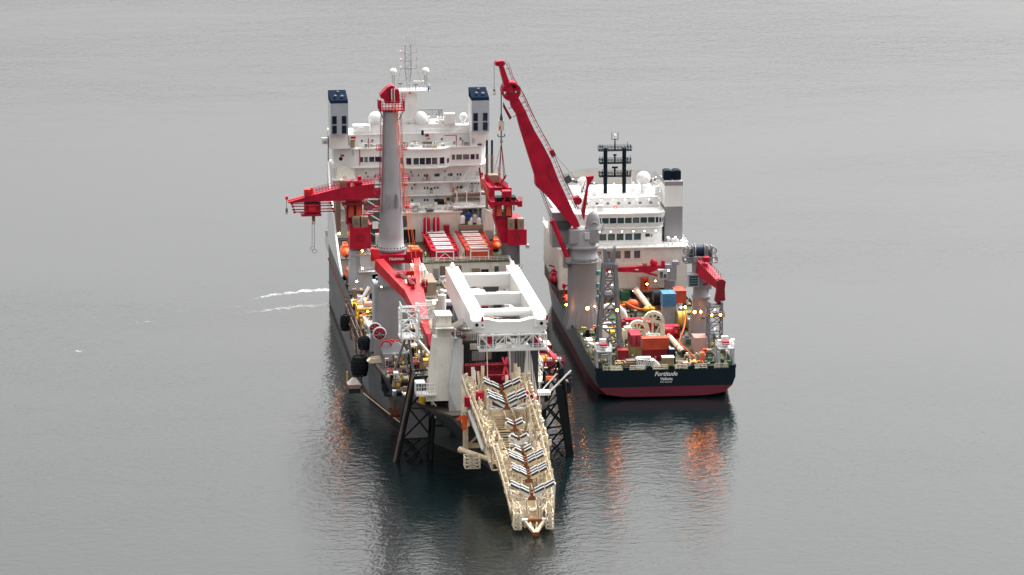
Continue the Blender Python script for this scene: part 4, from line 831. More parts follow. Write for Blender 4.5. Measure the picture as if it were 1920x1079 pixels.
for x, w_ in ((-12.3,.85),(-11.2,.85),(-9.8,1.25),(-8.2,1.6),(-6.4,1.7),(-4.6,1.4)): A.inst("window", window_mesh(w_, 1.3, "glass_navy" if x != -11.2 else "glass_grey"), (x, YF-.16, 35.75), br)
for x in (.8,2.3,3.8,5.3): A.inst("window", window_mesh(1.32, 1.65, "glass_navy" if x > 2 else "glass_green"), (x, YF-2.76, 35.5), br)
for x, y, a in ((-.95,YF-2.46,-18),(-2.5,YF-1.15,-53),(7.15,YF-2.46,18),(8.7,YF-1.15,53)): A.inst("window", window_mesh(1.25 if abs(a) < 30 else 1.1, 1.65, "glass_navy"), (x, y, 35.5), br, rz=R(a))
for x, w_, gm in ((10.2,.7,"glass_brown"),(11.6,1.3,"glass_grey"),(13.3,1.35,"glass_grey"),(14.9,.95,"glass_navy"),(16.1,.6,"glass_brown")): A.inst("window", window_mesh(w_*1.1, 1.3, gm), (x, YF-.16, 35.85), br)
A.part("railing", G("white").rail([(-13,YF-.5,38.6),(-3.4,YF-.5,38.6),(0,YF-3,38.6),(6.2,YF-3,38.6),(9.5,YF-.5,38.6),(17,YF-.5,38.6)],1.05,1.4,.045), br)
A.part("wing_lifeboat_deck", G("white").box(-19.4,-13.6,YF-1,YF+2,30.8,31).frus((-18.6,-13.8,YF-.4,YF+2,31),(-18.2,-14,YF+.6,YF+2,34),mat="offwhite"), br)
A.part("wing_lamp", G("black").ball((-17.4,YF-.9,36.2),.5,10).tube((-17.4,YF-.9,36.6),(-17.4,YF-.9,38.2),.05,5), br)
# upper deck
up = A.part("upper_deckhouse", G("white").box(-15,15,YF+2,174,38.6,41.4).box(-9.5,11,YF+3,173,41.4,43.6).box(-15.3,15.3,YF+1.7,174,41.4,41.6))
A.part("railing", G("white").rail([(-15.2,YF+1.8,41.6),(15.2,YF+1.8,41.6)],1.05,1.4,.045), up); A.part("railing", G("white").rail([(-9.4,YF+3.1,43.6),(10.9,YF+3.1,43.6)],1.05,1.4,.045), up)
row(40, (-12,-9.4,-6.2,4.4,7.6,12.2), .5, .6, "glass_grey", YF+1.97, up)
for x, y, z, d, m in ((-14.3,YF,41.2,(1.2,.3,.6),"red"),(-16.9,YF-.4,36.9,(.8,.3,.5),"red"),(-14.4,YF+.5,39.6,(1,1,2.2),"tan"),(-14.2,YF+.5,37.6,(.8,1,1.6),"lightgrey"),(2.8,YF+1.2,41.8,(.6,.4,1.2),"navy"),(3.9,YF+1,41.2,(.9,.5,.6),"dark_red"),(3.7,YF-1.4,39.4,(2.2,1.2,1.5),"brown"),(5.4,YF-1.8,39.0,(1.2,1,1),"tan"),(10.4,YF-.2,39.4,(.5,.4,.7),"darkgrey"),(12.5,YF-.2,39.5,(.4,.4,.9),"darkgrey"),(-11.2,YF-.3,39.3,(.5,.4,.6),"black"),(-9.9,YF-.3,39.3,(.5,.4,.8),"lightgrey"),(16.6,YF-.4,38.9,(1,.5,.5),"darkgrey"),(15.2,YF-.3,39.8,(1,.6,1.4),"lightgrey"),(-12.2,YF+2.6,42.4,(1.4,1,1.6),"white"),(9.6,YF+3,45,(2.6,2,2.4),"white"),(-12,YF+4,42.6,(4,3,2),"white"),(13,YF+4,42.4,(3.5,3,1.6),"white")):
    A.part("deck_unit", G(m).box(x-d[0]/2,x+d[0]/2,y-d[1]/2,y+d[1]/2,z-d[2]/2,z+d[2]/2), up)
for p, q in (((-10.6,YF-.3,38.6),(-10.6,YF-.3,41)),((8,YF-.4,41.3),(10.9,YF-.4,41.3)),((10.9,YF-.4,41.3),(10.9,YF-.4,38.6)),((-12.8,YF-1,34.4),(-12.8,YF-1,38.4))): A.part("pipe_stand", G("red").tube(p,q,.12,6), up)
# radomes
def radome(x, y, z, r, zb, par=None):
    o = A.part("radome", G("white_clean").ball((x,y,z),r,22,z0=-.92), par); A.part("radome_post", G("white").tube((x,y,zb),(x,y,z-r*.75),r*.32,10).lathe((x,y,z-r*1.0),[(r*.5,0),(r*.62,.15)],12), par)
for x, y, z, r, zb in ((-8.3,168,44.8,1.85,41.6),(2.5,167,44.9,1.75,41.6),(13.2,167.5,45,1.0,41.6)): radome(x, y, z, r, zb)
# funnels
for s in (-1, 1):
    x0, x1 = (-20.0,-15.7) if s < 0 else (14.4,18.7)
    fb = A.part("funnel", G("white").box(x0-.1,x1+.1,162.4,170,38.6,42.5).box(x0,x1,160,166.5,42.5,50.2,mat="bluegrey").prism([(160,50.2),(166.5,50.2),(167.3,52.3),(160.4,50.9)],'x',x0,x1,mat="navy_matte"))
    A.part("funnel_trim", G("white").box(x0-.06,x0,159.95,166.5,42.5,50.2), fb)
    for i in range(2):
        for j in range(2):
            xx = x0+.95+i*2.35; zz = 43.8+j*2.35; q = A.part("louver_panel", G("navy").box(xx-.55,xx+.55,159.88,160,zz-.98,zz+.98), fb)
            lg = G("glass_navy")
            for k in range(6): lg.cbox((xx,159.85,zz-.8+k*.32),(1.0,.1,.16),rx=R(35))
            A.part("louver_slats", lg, q, kind="stuff")
    A.part("exhaust_pipe", G("darkgrey").tube((x0+1.4,162.3,50.8),(x0+1.4,161.9,51.9),.35,12).tube((x0+3.0,162.3,50.8),(x0+3.0,161.9,51.8),.4,12).tube((x0+2.2,165,51.4),(x0+2.2,164.8,52.4),.35,12), fb)
A.part("satellite_box", G("white").box(-21.8,-20.3,164,165.5,39.5,41).ball((-21.1,163.9,40.3),.5,10,mat="lightgrey"))
A.part("thin_pole", G("darkgrey").tube((-20.5,161.5,31),(-20.5,161.5,42),.12,6))
# mast tower
mt = A.part("mast_tower", G("white").frus((-2.6,2.0,166.5,170,43.6),(-2.0,1.7,166.8,169.6,51.0)).frus((-2.0,1.7,166.8,169.6,51.0),(-4.6,4.8,165.8,170.6,51.7)).box(-4.7,5,165.7,170.7,51.7,51.9))
A.part("railing", G("lightgrey").rail([(-4.6,170,51.9),(-4.6,165.8,51.9),(4.9,165.8,51.9),(4.9,170,51.9)],1.1,.9,.05), mt)
for x in (-4.0, 3.9):
    A.part("radome", G("white_clean").ball((x,167,56.5),.95,18,z0=-.92), mt); A.part("radome_post", G("lightgrey").lattice(sq(x,167,.28,51.9), sq(x,167,.28,55.6),5,.05,.03), mt)
lm = A.part("lattice_mast", G("lightgrey").lattice(sq(-.3,167.6,.75,57), sq(-.3,167.6,.68,63.2), 6, .07, .045).lattice(sq(-.3,167.6,.28,51.9), sq(-.3,167.6,.75,57), 5, .08, .045))
for z in (57.2,59.1,61.1): A.part("yard_arm", G("grey").box(-2.2,1.8,167.4,167.8,z-.07,z+.07).tube((-2.1,167.6,z),(-2.1,167.6,z+.5),.05,4).tube((1.7,167.6,z),(1.7,167.6,z+.9),.05,4).ball((-2.15,167.5,z+.5),.13,8,mat="lamp_red"), lm)
for i in range(6): x = -1.8+i*.6; A.part("whip_aerial", G("lightgrey").tube((x,167.6,62.6),(x+.15*(i-2.5),167.6,64.4+(i%3)*.4),.04,4), lm)
A.part("radar_scanner", G("grey").tube((-2.4,166.4,51.9),(-2.4,166.4,53.6),.1,6).box(-2.9,-1.9,166.2,166.6,53.6,53.9).tube((1.4,166.4,51.9),(1.4,166.4,53.2),.1,6).box(.8,2,166.2,166.6,53.2,53.5).box(1.0,4,167.9,168.2,53.8,54,mat="white").box(4.3,4.7,166,166.4,51.9,53,mat="deep_blue").box(-.4,.2,165.6,165.8,51.2,51.7,mat="orange"), mt)
A.part("stay_wire", G("grey").path([(-2.1,167.6,57),(-3.4,167,52)],.03,4).path([(1.8,167.6,57),(3.4,167,52)],.03,4), lm)
A.part("aerial_gantry", G("grey").box(1.8,8.4,168.8,169.1,46.6,46.8).lattice(sq(8.1,169,.4,41.5), sq(7.6,169,.4,46.7),6,.07,.04).lattice([(3,168.8,45.4),(3,169.2,45.4),(3,169.2,46.6),(3,168.8,46.6)],[(7.6,168.8,45.4),(7.6,169.2,45.4),(7.6,169.2,46.6),(7.6,168.8,46.6)],5,.04,.03))
# small fittings spread over the white front: lamps, vent grilles, hose boxes, down pipes, lockers
rf = random.Random(77)
for i in range(90):
    z = rf.choice((20.8,23.85,26.75,29.95)); x = rf.uniform(-18,17.6); k = rf.randrange(5)
    if k == 0: g = G(rf.choice(("lightgrey","offwhite","darkgrey"))).box(x-.35,x+.35,YF+1.35,YF+1.6,z+.9,z+1.6)
    elif k == 1: g = G("offwhite").tube((x,YF+1.45,z),(x,YF+1.45,z+2.6),.09,6)
    elif k == 2: g = G(rf.choice(("red","orange","navy","lightgrey"))).box(x-.25,x+.25,YF+.9,YF+1.5,z,z+rf.uniform(.6,1.3))
    elif k == 3: g = G("darkgrey").box(x-.12,x+.12,YF+1.2,YF+1.6,z+2.1,z+2.3).box(x-.2,x+.2,YF+1.15,YF+1.25,z+2.0,z+2.35)
    else: g = G("lightgrey").lathe((x,YF+1.0,z),[(.3,0),(.3,.9),(.1,1.0)],10)
    A.part("wall_fitting", g, acc)
clutter(A, 26, (-14,14.6), (YF+.2,YF+1.6), 38.6, 71, ("white","offwhite","lightgrey","darkgrey","white","red"), .6, name="bridge_top_fitting")
clutter(A, 18, (-9,10), (YF+3.4,YF+8), 43.6, 72, ("white","offwhite","lightgrey","white"), .7, name="bridge_top_fitting")
clutter(A, 16, (-3,11), (157.6,162), 23.45, 73, ("white","offwhite","lightgrey","darkgrey","brown"), .7, name="roof_fitting")
# side lifeboats on the port side and lamps
lifeboat('A', (-18.6, 137.2, 17.2), "upper orange lifeboat beside the red cabined crane", .82, "orange")
lifeboat('A', (-18.4, 128.4, 13.2), "lower orange lifeboat behind the grey crane pedestal", .8, "orange")
lifeboat('A', (18.6, 146, 16.2), "orange lifeboat behind the container racks beside the starboard red crane", .7, "orange")
for p in ((-19.9,139,22.4),(-18.6,126,15.9),(-17.2,101,14.6),(-17.3,93,13.4)): lamp(A, p, "lamp_orange", .26, None, 8)

# ------------------------------------------------------------------ mast crane: grey column, red boom laid down towards the bow
M = T('A', "mast_crane", "towering grey mast crane with red head and lowered red boom", "crane", (-14.3, 67, 12))
def ngon_col(g, c, prof, n=8, a0=R(22.5), smooth=False): return g.lathe(c, prof, n, smooth=smooth, a0=a0)
mp = M.part("pedestal", G("mast_grey").frus((-18.0,-10.8,63.8,70.4,12),(-17.5,-11.3,64,70.2,25.6)).lathe((-14.3,67,25.6),[(3.05,0),(2.95,6.6)],28).box(-18.4,-17.6,64.6,69.8,12,26,mat="lightgrey"))
M.part("base_flange", G("grey").box(-17.7,-11.1,63.6,63.95,25.2,25.7), mp)
lamp(M, (-16.9, 63.4, 25.6), "lamp_warm", .2, mp)
col = M.part("mast_column", G("mast_grey").lathe((-14.3,67,32.2),[(2.95,0),(2.95,.9),(3.35,1.0),(3.35,1.7),(2.8,1.8),(2.72,4),(2.05,20),(1.68,32.2)],24))
bolt = G("darkgrey")
for i in range(26):
    a = 2*math.pi*i/26; bolt.tube((-14.3+3.18*math.cos(a),67+3.18*math.sin(a),33.9),(-14.3+3.18*math.cos(a),67+3.18*math.sin(a),34.2),.13,6)
M.part("flange_bolts", bolt, col, kind="stuff")
for sx in (-1, 1):
    x = -14.3+sx*2.55; M.part("caged_ladder", G("red").ladder((x-sx*.1,65.8,42),(x-sx*.75,65.8,64),.6).rail([(x-sx*.1+.5*sx,65.4,42),(x-sx*.75+.5*sx,65.4,64)],.01,1.4,.05,rows=1), col)
    for z in (43.2, 49.5, 56):
        xx = -14.3+sx*(3.3-(z-42)*.035); M.part("ladder_landing", G("red").box(xx-.6,xx+.6,64.8,66.4,z,z+.18).rail([(xx-.6,64.8,z+.18),(xx+.6,64.8,z+.18)],1.1,.6,.06), col)
    M.part("sheave_bracket", G("grey").prism([(-14.3+sx*1.1-.3,43.2),(-14.3+sx*1.1+.3,43.2),(-14.3+sx*1.1+.3,45.6),(-14.3+sx*1.1-.1,46.2)],'y',63.9,64.9), col)
M.part("cross_platform", G("red").box(-18.6,-17,64.4,66,42.6,42.8).rail([(-20.6,64.4,42),(-18.6,64.4,42.8)],1.2,.8,.06).box(-20.8,-18.4,64.4,65.4,41.6,41.9), col); M.part("cross_platform", G("red").box(-11.4,-10,64.4,66,42.9,43.1), col)
hd_ = M.part("mast_head", G("red").prism([(-16.7,68.2),(-14.9,70.0),(-13.9,70.2),(-13.4,69.5),(-12.5,69.4),(-12.4,66.3),(-15.6,66.3),(-15.7,67.2),(-16.5,67.5)],'y',65.6,68.4).tube((-14.1,65.4,69.6),(-14.1,68.6,69.6),.7,14))
M.part("head_sheave", G("dark_red").box(-14.5,-13.3,65.2,65.6,66.6,69.2).box(-14.3,-14.05,65,65.2,66.4,69.6,mat="offwhite").box(-13.7,-13.5,65,65.2,66.4,69.6,mat="offwhite"), hd_)
M.part("head_cage", G("red").box(-16.9,-11.3,64.8,69.2,64.7,64.95).rail([(-16.9,69,64.9),(-16.9,64.8,64.9),(-11.4,64.8,64.9),(-11.4,69,64.9)],1.9,.7,.07).box(-17.0,-16.5,64.6,65.2,64.9,67.2).rail([(-12.4,65,66.6),(-11.3,65,66.6)],1.9,.5,.06), hd_)
M.part("head_bracket", G("grey").beam((-15.9,65.6,62.6),(-16.8,65,64.7),.2).beam((-12.6,65.6,62.6),(-11.6,65,64.7),.2), hd_)
sl = M.part("slew_ring", G("red").box(-17.4,-11.2,62.6,64.4,31.0,32.9).box(-11.2,-7.8,62.2,65,31.0,33.6).box(-10.9,-8.2,62,62.2,31.2,32.2,mat="dark_red"))
M.text("Huisman", (-13.6, 62.56, 31.75), .95, "white_clean", sl, shear=.25, bold=.015)
M.part("winch_hood", G("orange").frus((-10.6,-8.0,62.4,64.6,33.6),(-10.2,-8.6,62.8,64.2,34.6)).tube((-10.2,62.3,34),(-8.4,62.3,34),.45,12), sl)
M.part("hinge_bracket", G("bright_red").prism([(-19.2,34.6),(-17.6,34.4),(-17.2,31),(-17.6,29.6),(-18.2,31.6),(-18.9,33)],'y',61.6,63.2).box(-19.3,-18.5,61.8,63,31.8,34.4).tube((-18.9,61.5,34.0),(-18.9,63.4,34.0),.6,12), sl)
bmA = M.part("boom", G("bright_red").beam((-17.6,61.5,31.2),(-12.4,46,27.2),2.0,2.4,w2=1.7,h2=2.0).beam((-9.3,61,31.4),(-10.6,46,27.4),1.2,2.2,w2=1.2,h2=2.0).beam((-11.4,48,27.7),(-10.3,26.5,22.6),4.4,2.4,w2=.9,h2=1.2).beam((-16,56.6,30),(-9.8,56,30.2),.9,.9).beam((-13.6,50.4,28.4),(-10.2,50,28.5),1.0,1.0))
M.part("boom_tip", G("red").beam((-10.3,26.6,22.7),(-10.1,24.6,20.6),.8,1.6).tube((-10.6,25.4,21),(-9.7,25.4,21),.75,14), bmA)
M.part("boom_winch", G("dark_red").tube((-14.6,53.2,30.2),(-12.4,53,30.2),.8,12), bmA); M.part("boom_sheave", G("red").tube((-12.4,50,29.8),(-10.6,50,29.8),.8,14), bmA); M.part("hinge_lug", G("red").box(-11.9,-11.1,46.6,47.6,28.6,29.8), bmA)
M.part("boom_sheave", G("dark_red").tube((-9.4,48.6,29.4),(-8.2,48.6,29.4),.9,14), bmA); M.part("hinge_lug", G("dark_red").box(-9.2,-8.4,46.8,47.6,27.6,29.0), bmA)
M.part("boom_rail", G("pink").rail([(-14.8,55,30.6),(-11.2,46.6,29)],1.0,1.1,.05).rail([(-9.0,58,32),(-8.8,47,29)],1.2,1.2,.05).rail([(-12,55,31),(-9.4,55,31)],1.2,.7,.05), bmA)
M.part("luffing_wire", G("orange").path([(-14.2,65,67.4),(-10.6,58,32.6),(-10.6,48.6,29.6)],.065,5).path([(-13.5,65,67.4),(-9.6,58,32.6),(-9.2,48.6,29.6)],.065,5).path([(-13.9,65,67.0),(-10.2,60,36)],.05,4))
M.part("hook_wire", G("rope").path([(-9.1,52,31),(-9.0,49,25.2)],.06,4).path([(-8.0,57,31),(-7.9,55,24.8)],.05,4))
# white lattice rest under the boom
t = T('A', "boom_rest", "white open lattice frame holding the tip of the lowered red boom", "lattice frame", (-12, 27, 12))
t.part("frame", G("white").lattice([(-16.2,25.6,22.6),(-12.5,25.6,22.6),(-12.5,30,22.6),(-16.2,30,22.6)],[(-16.2,25.6,28.3),(-12.5,25.6,28.3),(-12.5,30,28.3),(-16.2,30,28.3)],2,.22,.14,square=True))
t.part("side_truss", G("white").lattice([(-12.2,31,22.6),(-8.6,31,22.6),(-8.6,33,22.6),(-12.2,33,22.6)],[(-12.2,31,28.3),(-8.6,31,28.3),(-8.6,33,28.3),(-12.2,33,28.3)],2,.18,.12,square=True))
t.part("platform", G("white").box(-16.5,-12.2,25.2,30.2,22.3,22.6).box(-12.2,-8.4,30.4,33.4,22.2,22.5).rail([(-16.5,25.2,22.6),(-12.2,25.2,22.6)],1.1,.7,.05))
t.part("railing", G("white").rail([(-16.1,30,28.4),(-16.1,25.5,28.4),(-12.6,25.5,28.4)],1.2,.7,.06).ladder((-16.4,25.3,22.6),(-16.4,25.3,29.4),.6,side=(0,1,0)))
t.part("strut", G("white").beam((-12.9,25.6,22.4),(-9.2,21,18.2),.45)); t.part("strut", G("grey").beam((-14.6,27,22.4),(-13,28,12),.5)); t.part("strut", G("grey").beam((-12,28,22.4),(-11.2,28,12),.5)); t.part("strut", G("grey").beam((-14.8,29,22.4),(-17,33,14),.4))
t.part("lamp_head", G("white").box(-13.1,-12.5,26,26.6,28.4,30)); lamp(t, (-8.6, 30.6, 29), "lamp_warm", .36, None, 6)
single('A', "lime_buoy", "lime green float hanging under the boom tip", "float", G("lime").ball((0,0,0),.8,12,sz=1.15), (-8.8,25,20.8), local=True)

# ------------------------------------------------------------------ offshore cranes with red cabins
def offshore(base, label, boom_dir):
    t = T('A', "offshore_crane", label, "crane", base, "red offshore cranes"); return t
L_ = offshore((-16.4,125,12), "red crane swung out over the water, gripper hanging from its boom", 0)
p = L_.part("pedestal", G("bluegrey").frus((-19.4,-12.9,121.8,128.4,12),(-18.6,-14.1,122.8,127.4,18)).box(-18.6,-14.1,122.8,127.4,18,21.4).box(-18.9,-13.6,122.4,127.8,20.4,20.6))
L_.part("pedestal_plate", G("lightgrey").box(-16.4,-14.0,122.65,122.78,16,21.2), p); L_.part("ladder", G("grey").ladder((-16.9,122.6,13),(-16.9,122.6,21.4),.5), p)
L_.part("platform", G("bluegrey").box(-16.8,-13,120.9,122.8,16.6,16.75).rail([(-16.8,120.9,16.75),(-13,120.9,16.75)],1,.9,.045), p)
lamp(L_, (-15.9,122.2,21.6), "lamp_orange", .22, p, 6); lamp(L_, (-16.0,120.7,17.7), "lamp_orange", .22, p, 6); lamp(L_, (-17.3,121,12.9+1.6), "lamp_orange", .22, p, 6)
h = L_.part("machinery_house", G("red").box(-18.8,-13.9,121.6,128.2,22.2,27.2).box(-18.9,-18.4,121.5,128.3,27.2,28).box(-14.3,-13.8,121.5,128.3,27.2,27.9))
L_.part("hatch_outline", G("dark_red").torus((-16.3,121.58,24.8),1.05,.09,4,4,'y',a0=R(45),a1=R(45+360)), h)
for x in (-17.2,-15.2): L_.part("engine_box", G("tan").box(x-.85,x+.85,122.4,125.4,27.2,29.6).box(x-.5,x+.5,122.34,122.4,27.8,29.2,mat="brown"), h)
k = L_.part("king_frame", G("red").box(-19.2,-15.5,125.6,129.4,27.2,33.6))
for x in (-18.2,-16.4): L_.part("sloped_panel", G("orange_red").add([(x-.65,125.55,29.2),(x+.65,125.55,29.2),(x+.55,125.3,32.0),(x-.55,125.3,32.0),(x-.65,124,29.2),(x+.65,124,29.2)],[(4,5,2,3),(0,4,3),(1,2,5),(0,1,5,4)]), k)
L_.part("slew_platform", G("dark_red").box(-20.4,-14.6,123,129,32.4,32.7).rail([(-20.4,123,32.7),(-14.6,123,32.7)],1.2,.8,.06).beam((-20.2,123.2,32.4),(-19.2,124,30.6),.15), k)
b = L_.part("boom", G("red").prism([(-33.0,33.35),(-27.4,34.9),(-20.6,36.5),(-12.8,37.3),(-12.6,34.2),(-16.2,33.4),(-24.4,33.4),(-33.0,33.1)],'y',123.4,126.4))
L_.part("engine_box", G("tan").box(-20.9,-19.3,123.6,126.2,36.5,38.2).box(-19.3,-18.4,123.6,126.2,36.5,38.0,mat="red").tube((-19.8,125,38.2),(-19.8,125,39.2),.18,8,mat="lightgrey").tube((-19.3,125,38.2),(-19.3,125,39.2),.18,8,mat="lightgrey"), b)
L_.part("winch", G("red").box(-17.3,-15.8,123.8,126,37,37.9).tube((-17.6,124,37.6),(-15.6,124,37.6),.5,12).box(-16.6,-15.8,124,125,37.9,39), b)
L_.part("boom_rail", G("red").rail([(-27,123.5,35),(-20.6,123.5,36.5),(-12.8,123.5,37.3)],1.1,.7,.05).rail([(-27,126.3,35),(-20.6,126.3,36.5),(-12.8,126.3,37.3)],1.1,.7,.05), b)
L_.part("boom_tip", G("bright_red").tube((-33,124.9,33.3),(-28.6,124.9,34.2),.35,12,.5).box(-33.6,-33,124.6,125.2,33.7,34.5).box(-29.2,-27.6,123.8,126,34.4,36.2).tube((-27.4,125,34.6),(-27.4,125,36.4),.4,10), b)
L_.part("tip_hook", G("rope").tube((-33.35,124.9,33.6),(-33.35,124.9,31.4),.06,5).box(-33.6,-33.1,124.7,125.1,30.8,31.6,mat="brown").torus((-33.35,124.9,30.5),.22,.07,10,5,'y'), b)
gr = L_.part("pipe_gripper", G("red").box(-29.2,-25.4,123.6,126.2,30.6,33.0).box(-28.2,-26.6,123.3,123.6,31.2,32.6,mat="bright_red").box(-29,-25.8,123.4,126.4,32.9,33.4,mat="black").box(-30.0,-25.3,123.2,126.6,29.9,30.4))
for z, xa, xb in ((32.4,-32,-22.9),(31.0,-31.6,-22.4)):
    L_.part("gripper_arm", G("red").tube((xa,123.2,z),(xb,123.2,z),.14,6).tube((xa,126.4,z),(xb,126.4,z),.14,6).ball((xa,123.2,z),.34,8).ball((xb,123.2,z),.34,8).ball((xa,126.4,z),.34,8).ball((xb,126.4,z),.34,8), gr)
L_.part("hoist_hook", G("brown").box(-27.4,-26.7,124.6,125.2,28.4,29.9).torus((-27.0,124.9,28),.3,.1,12,6,'y',mat="yellow"))
L_.part("hoist_wire", G("rope").tube((-27.4,124.9,28.2),(-27.45,124.9,22.6),.05,4).tube((-26.9,124.9,28),(-26.9,124.9,22.2),.05,4).torus((-27.4,124.9,21.9),.45,.05,14,4,'y').torus((-26.9,124.9,21.2),.5,.05,14,4,'y'))

R_ = offshore((21.2,138,12), "red crane by the narrow gap, boom pointing away under the lifting slings", 0)
p = R_.part("pedestal", G("grey").lathe((21.2,138,12),[(2.3,0),(2.15,7.2),(2.4,7.3),(2.4,7.6)],20)); R_.part("railing", G("offwhite").rail([(18,134.8,13.6),(23.6,134.8,13.6)],1,1,.05), p)
h = R_.part("machinery_house", G("red").box(20.0,24.5,133.4,136,19.6,23.4).frus((18.8,24.5,136,142.5,19.6),(17.2,23.6,136,142.5,25.6)).prism([(133.4,23.4),(136,25.6),(136,23.4)],'x',20,20.3))
R_.part("hatch_outline", G("dark_red").box(21.6,22.05,133.3,133.4,20.8,22.8).box(22.35,22.8,133.3,133.4,20.8,22.8), h)
for x in (20.9,23.2): R_.part("engine_box", G("tan").box(x-.8,x+.7,133.8,136,23.4,25.9).box(x-.3,x+.2,133.74,133.8,24,25.2,mat="brown"), h)
R_.part("ventilator", G("lightgrey").box(24.5,25.2,134,135.4,18.6,19.5), h)
k = R_.part("king_frame", G("red").box(17.2,18.9,136.5,141,25.6,28.9).box(19.8,21.4,136.5,141,25.6,28.9).box(18.9,19.8,137,140.6,25.6,27,mat="brown"))
for x in (18.2,20.5): R_.part("sloped_panel", G("orange_red").add([(x-.6,136.45,26.4),(x+.6,136.45,26.4),(x+.5,136.3,28.7),(x-.5,136.3,28.7),(x-.6,135.6,26.4),(x+.6,135.6,26.4)],[(4,5,2,3),(0,4,3),(1,2,5),(0,1,5,4)]), k)
gr = R_.part("pipe_gripper", G("red").box(16.8,22.4,135.2,138.4,29.0,29.9).box(18.9,21.0,135,137,31,32.5).box(17.2,22.2,135.4,138.4,30.2,30.9,mat="black").beam((18.8,135.1,29.6),(19.6,135.1,30.9),.3).beam((21.4,135.1,29.5),(20.6,135.1,30.9),.3))
for x in (16.4,23.0):
    R_.part("gripper_arm", G("red").tube((x,134.2,29.4),(x,139.6,29.4),.35,8).box(x-.5,x+.5,134,135,28.8,30.2).rail([(x-.5,134.2,30),(x+.5,134.2,30)],1.2,.5,.05).rail([(x-.6,134,28.9),(x-.6,139,28.9)],1.5,.6,.05), gr)
R_.part("hook", G("black").tube((21.6,135,29),(21.6,135,27.8),.14,6), gr)
b = R_.part("boom", G("red").beam((17.0,140,31),(17.2,160,30.2),1.2,3.0,w2=.8,h2=1.4).beam((21.2,140,31),(19.8,160,30.4),1.0,2.6,w2=.7,h2=1.2).beam((17,146,31),(21,146,31),.8,.8).beam((17.1,153,31),(20.3,153,31),.8,.8))
R_.part("lit_boom_side", G("orange_red").box(16.3,16.4,141,158,29.6,31.4), b); R_.part("boom_rail", G("red").rail([(17.6,140,32.4),(17.4,159,31)],1.2,.8,.05).rail([(20.8,140,32.2),(19.8,159,31)],1.2,.8,.05), b)  # lighter sheet puts the lit look of the boom's side into colour
R_.part("engine_box", G("tan").box(17.6,20.0,152,154.6,31.4,33.2), b); R_.part("boom_frame", G("dark_red").beam((16.6,159,30),(16.0,158,34),.4).beam((20.6,152,31),(21.0,146,34.2),.35).beam((20.8,150,31),(20.2,155,34.6),.3), b)

# ------------------------------------------------------------------ red tank racks in two rows on the container deck
def rack(x0, x1, y, dep, label, mat, door):
    t = T('A', "tank_rack", label, "tank rack", ((x0+x1)/2, y+dep/2, 16), "red tank racks in two rows"); z0, z1 = 16.05, 18.35; g = G(mat)
    for x in (x0+.12, x1-.12):
        for yy in (y+.12, y+dep-.12): g.box(x-.12,x+.12,yy-.12,yy+.12,z0,z1+.25)
    for z in (z0+.12, z1): g.box(x0,x1,y,y+.2,z-.1,z+.1); g.box(x0,x1,y+dep-.2,y+dep,z-.1,z+.1); g.box(x0,x0+.2,y+.2,y+dep-.2,z-.1,z+.1); g.box(x1-.2,x1,y+.2,y+dep-.2,z-.1,z+.1)
    g.box(x0+.3,x1-.3,y+.3,y+dep-.3,z0+.1,z1-.05); t.part("frame", g)
    for yy in ((y+dep*.3),(y+dep*.72)): t.part("tube", G("white_clean").tube((x0+1.1,yy,z1+.3),(x1-1.1,yy,z1+.3),.23,12))
    for x in (x0-.05,x1+.05):
        g = G("bright_red")
        for i in range(3): g.ball((x,y+dep*(i+.5)/3,z1+.2),.28,8)
        t.part("valve_cluster", g, kind="stuff")
    if door:
        xa, xb = x0+.9, x1-1.1 if door == 1 else x1-.9
        g = G("white").box(xa,xb,y-.14,y-.02,z1-.25,z1); g.box(xa,xa+.26,y-.14,y-.02,z0,z1-.25); g.box(xb-.26,xb,y-.14,y-.02,z0,z1-.25)
        if door == 1: g.beam((xa+.3,y-.09,z0+.2),((xa+xb)/2,y-.09,z1-.4),.13); g.beam((xb-.3,y-.09,z0+.2),((xa+xb)/2,y-.09,z1-.4),.13)
        t.part("end_frame", g); t.part("end_panel", G("red" if door == 1 else "orange_red").box(xa+.27,xb-.27,y-.05,y+.28,z0+.1,z1-.3))
N = ["nearest", "second", "third", "fourth", "farthest"]
for i in range(5):
    rack(1.9, 8.3, 134.6+i*4.9, 4.5, N[i]+" red tank rack of the row beside the mast crane", "red", 1 if i == 0 else 0)
    rack(10.1, 16.5, 134.6+i*4.9, 4.5, N[i]+" red tank rack of the row beside the starboard crane", "orange_red", 2 if i == 0 else 0)
g = G("offwhite").box(8.6,9.8,134.4,159,16,16.4,mat="tan")
for i in range(14): g.tube((8.7,135+i*1.7,16.3),(9.7,135.6+i*1.7,18.6),.14,6); g.tube((9.7,135+i*1.7,16.3),(9.7,135+i*1.7,18.4),.1,6)
A.part("pipe_manifold", g, kind="stuff")

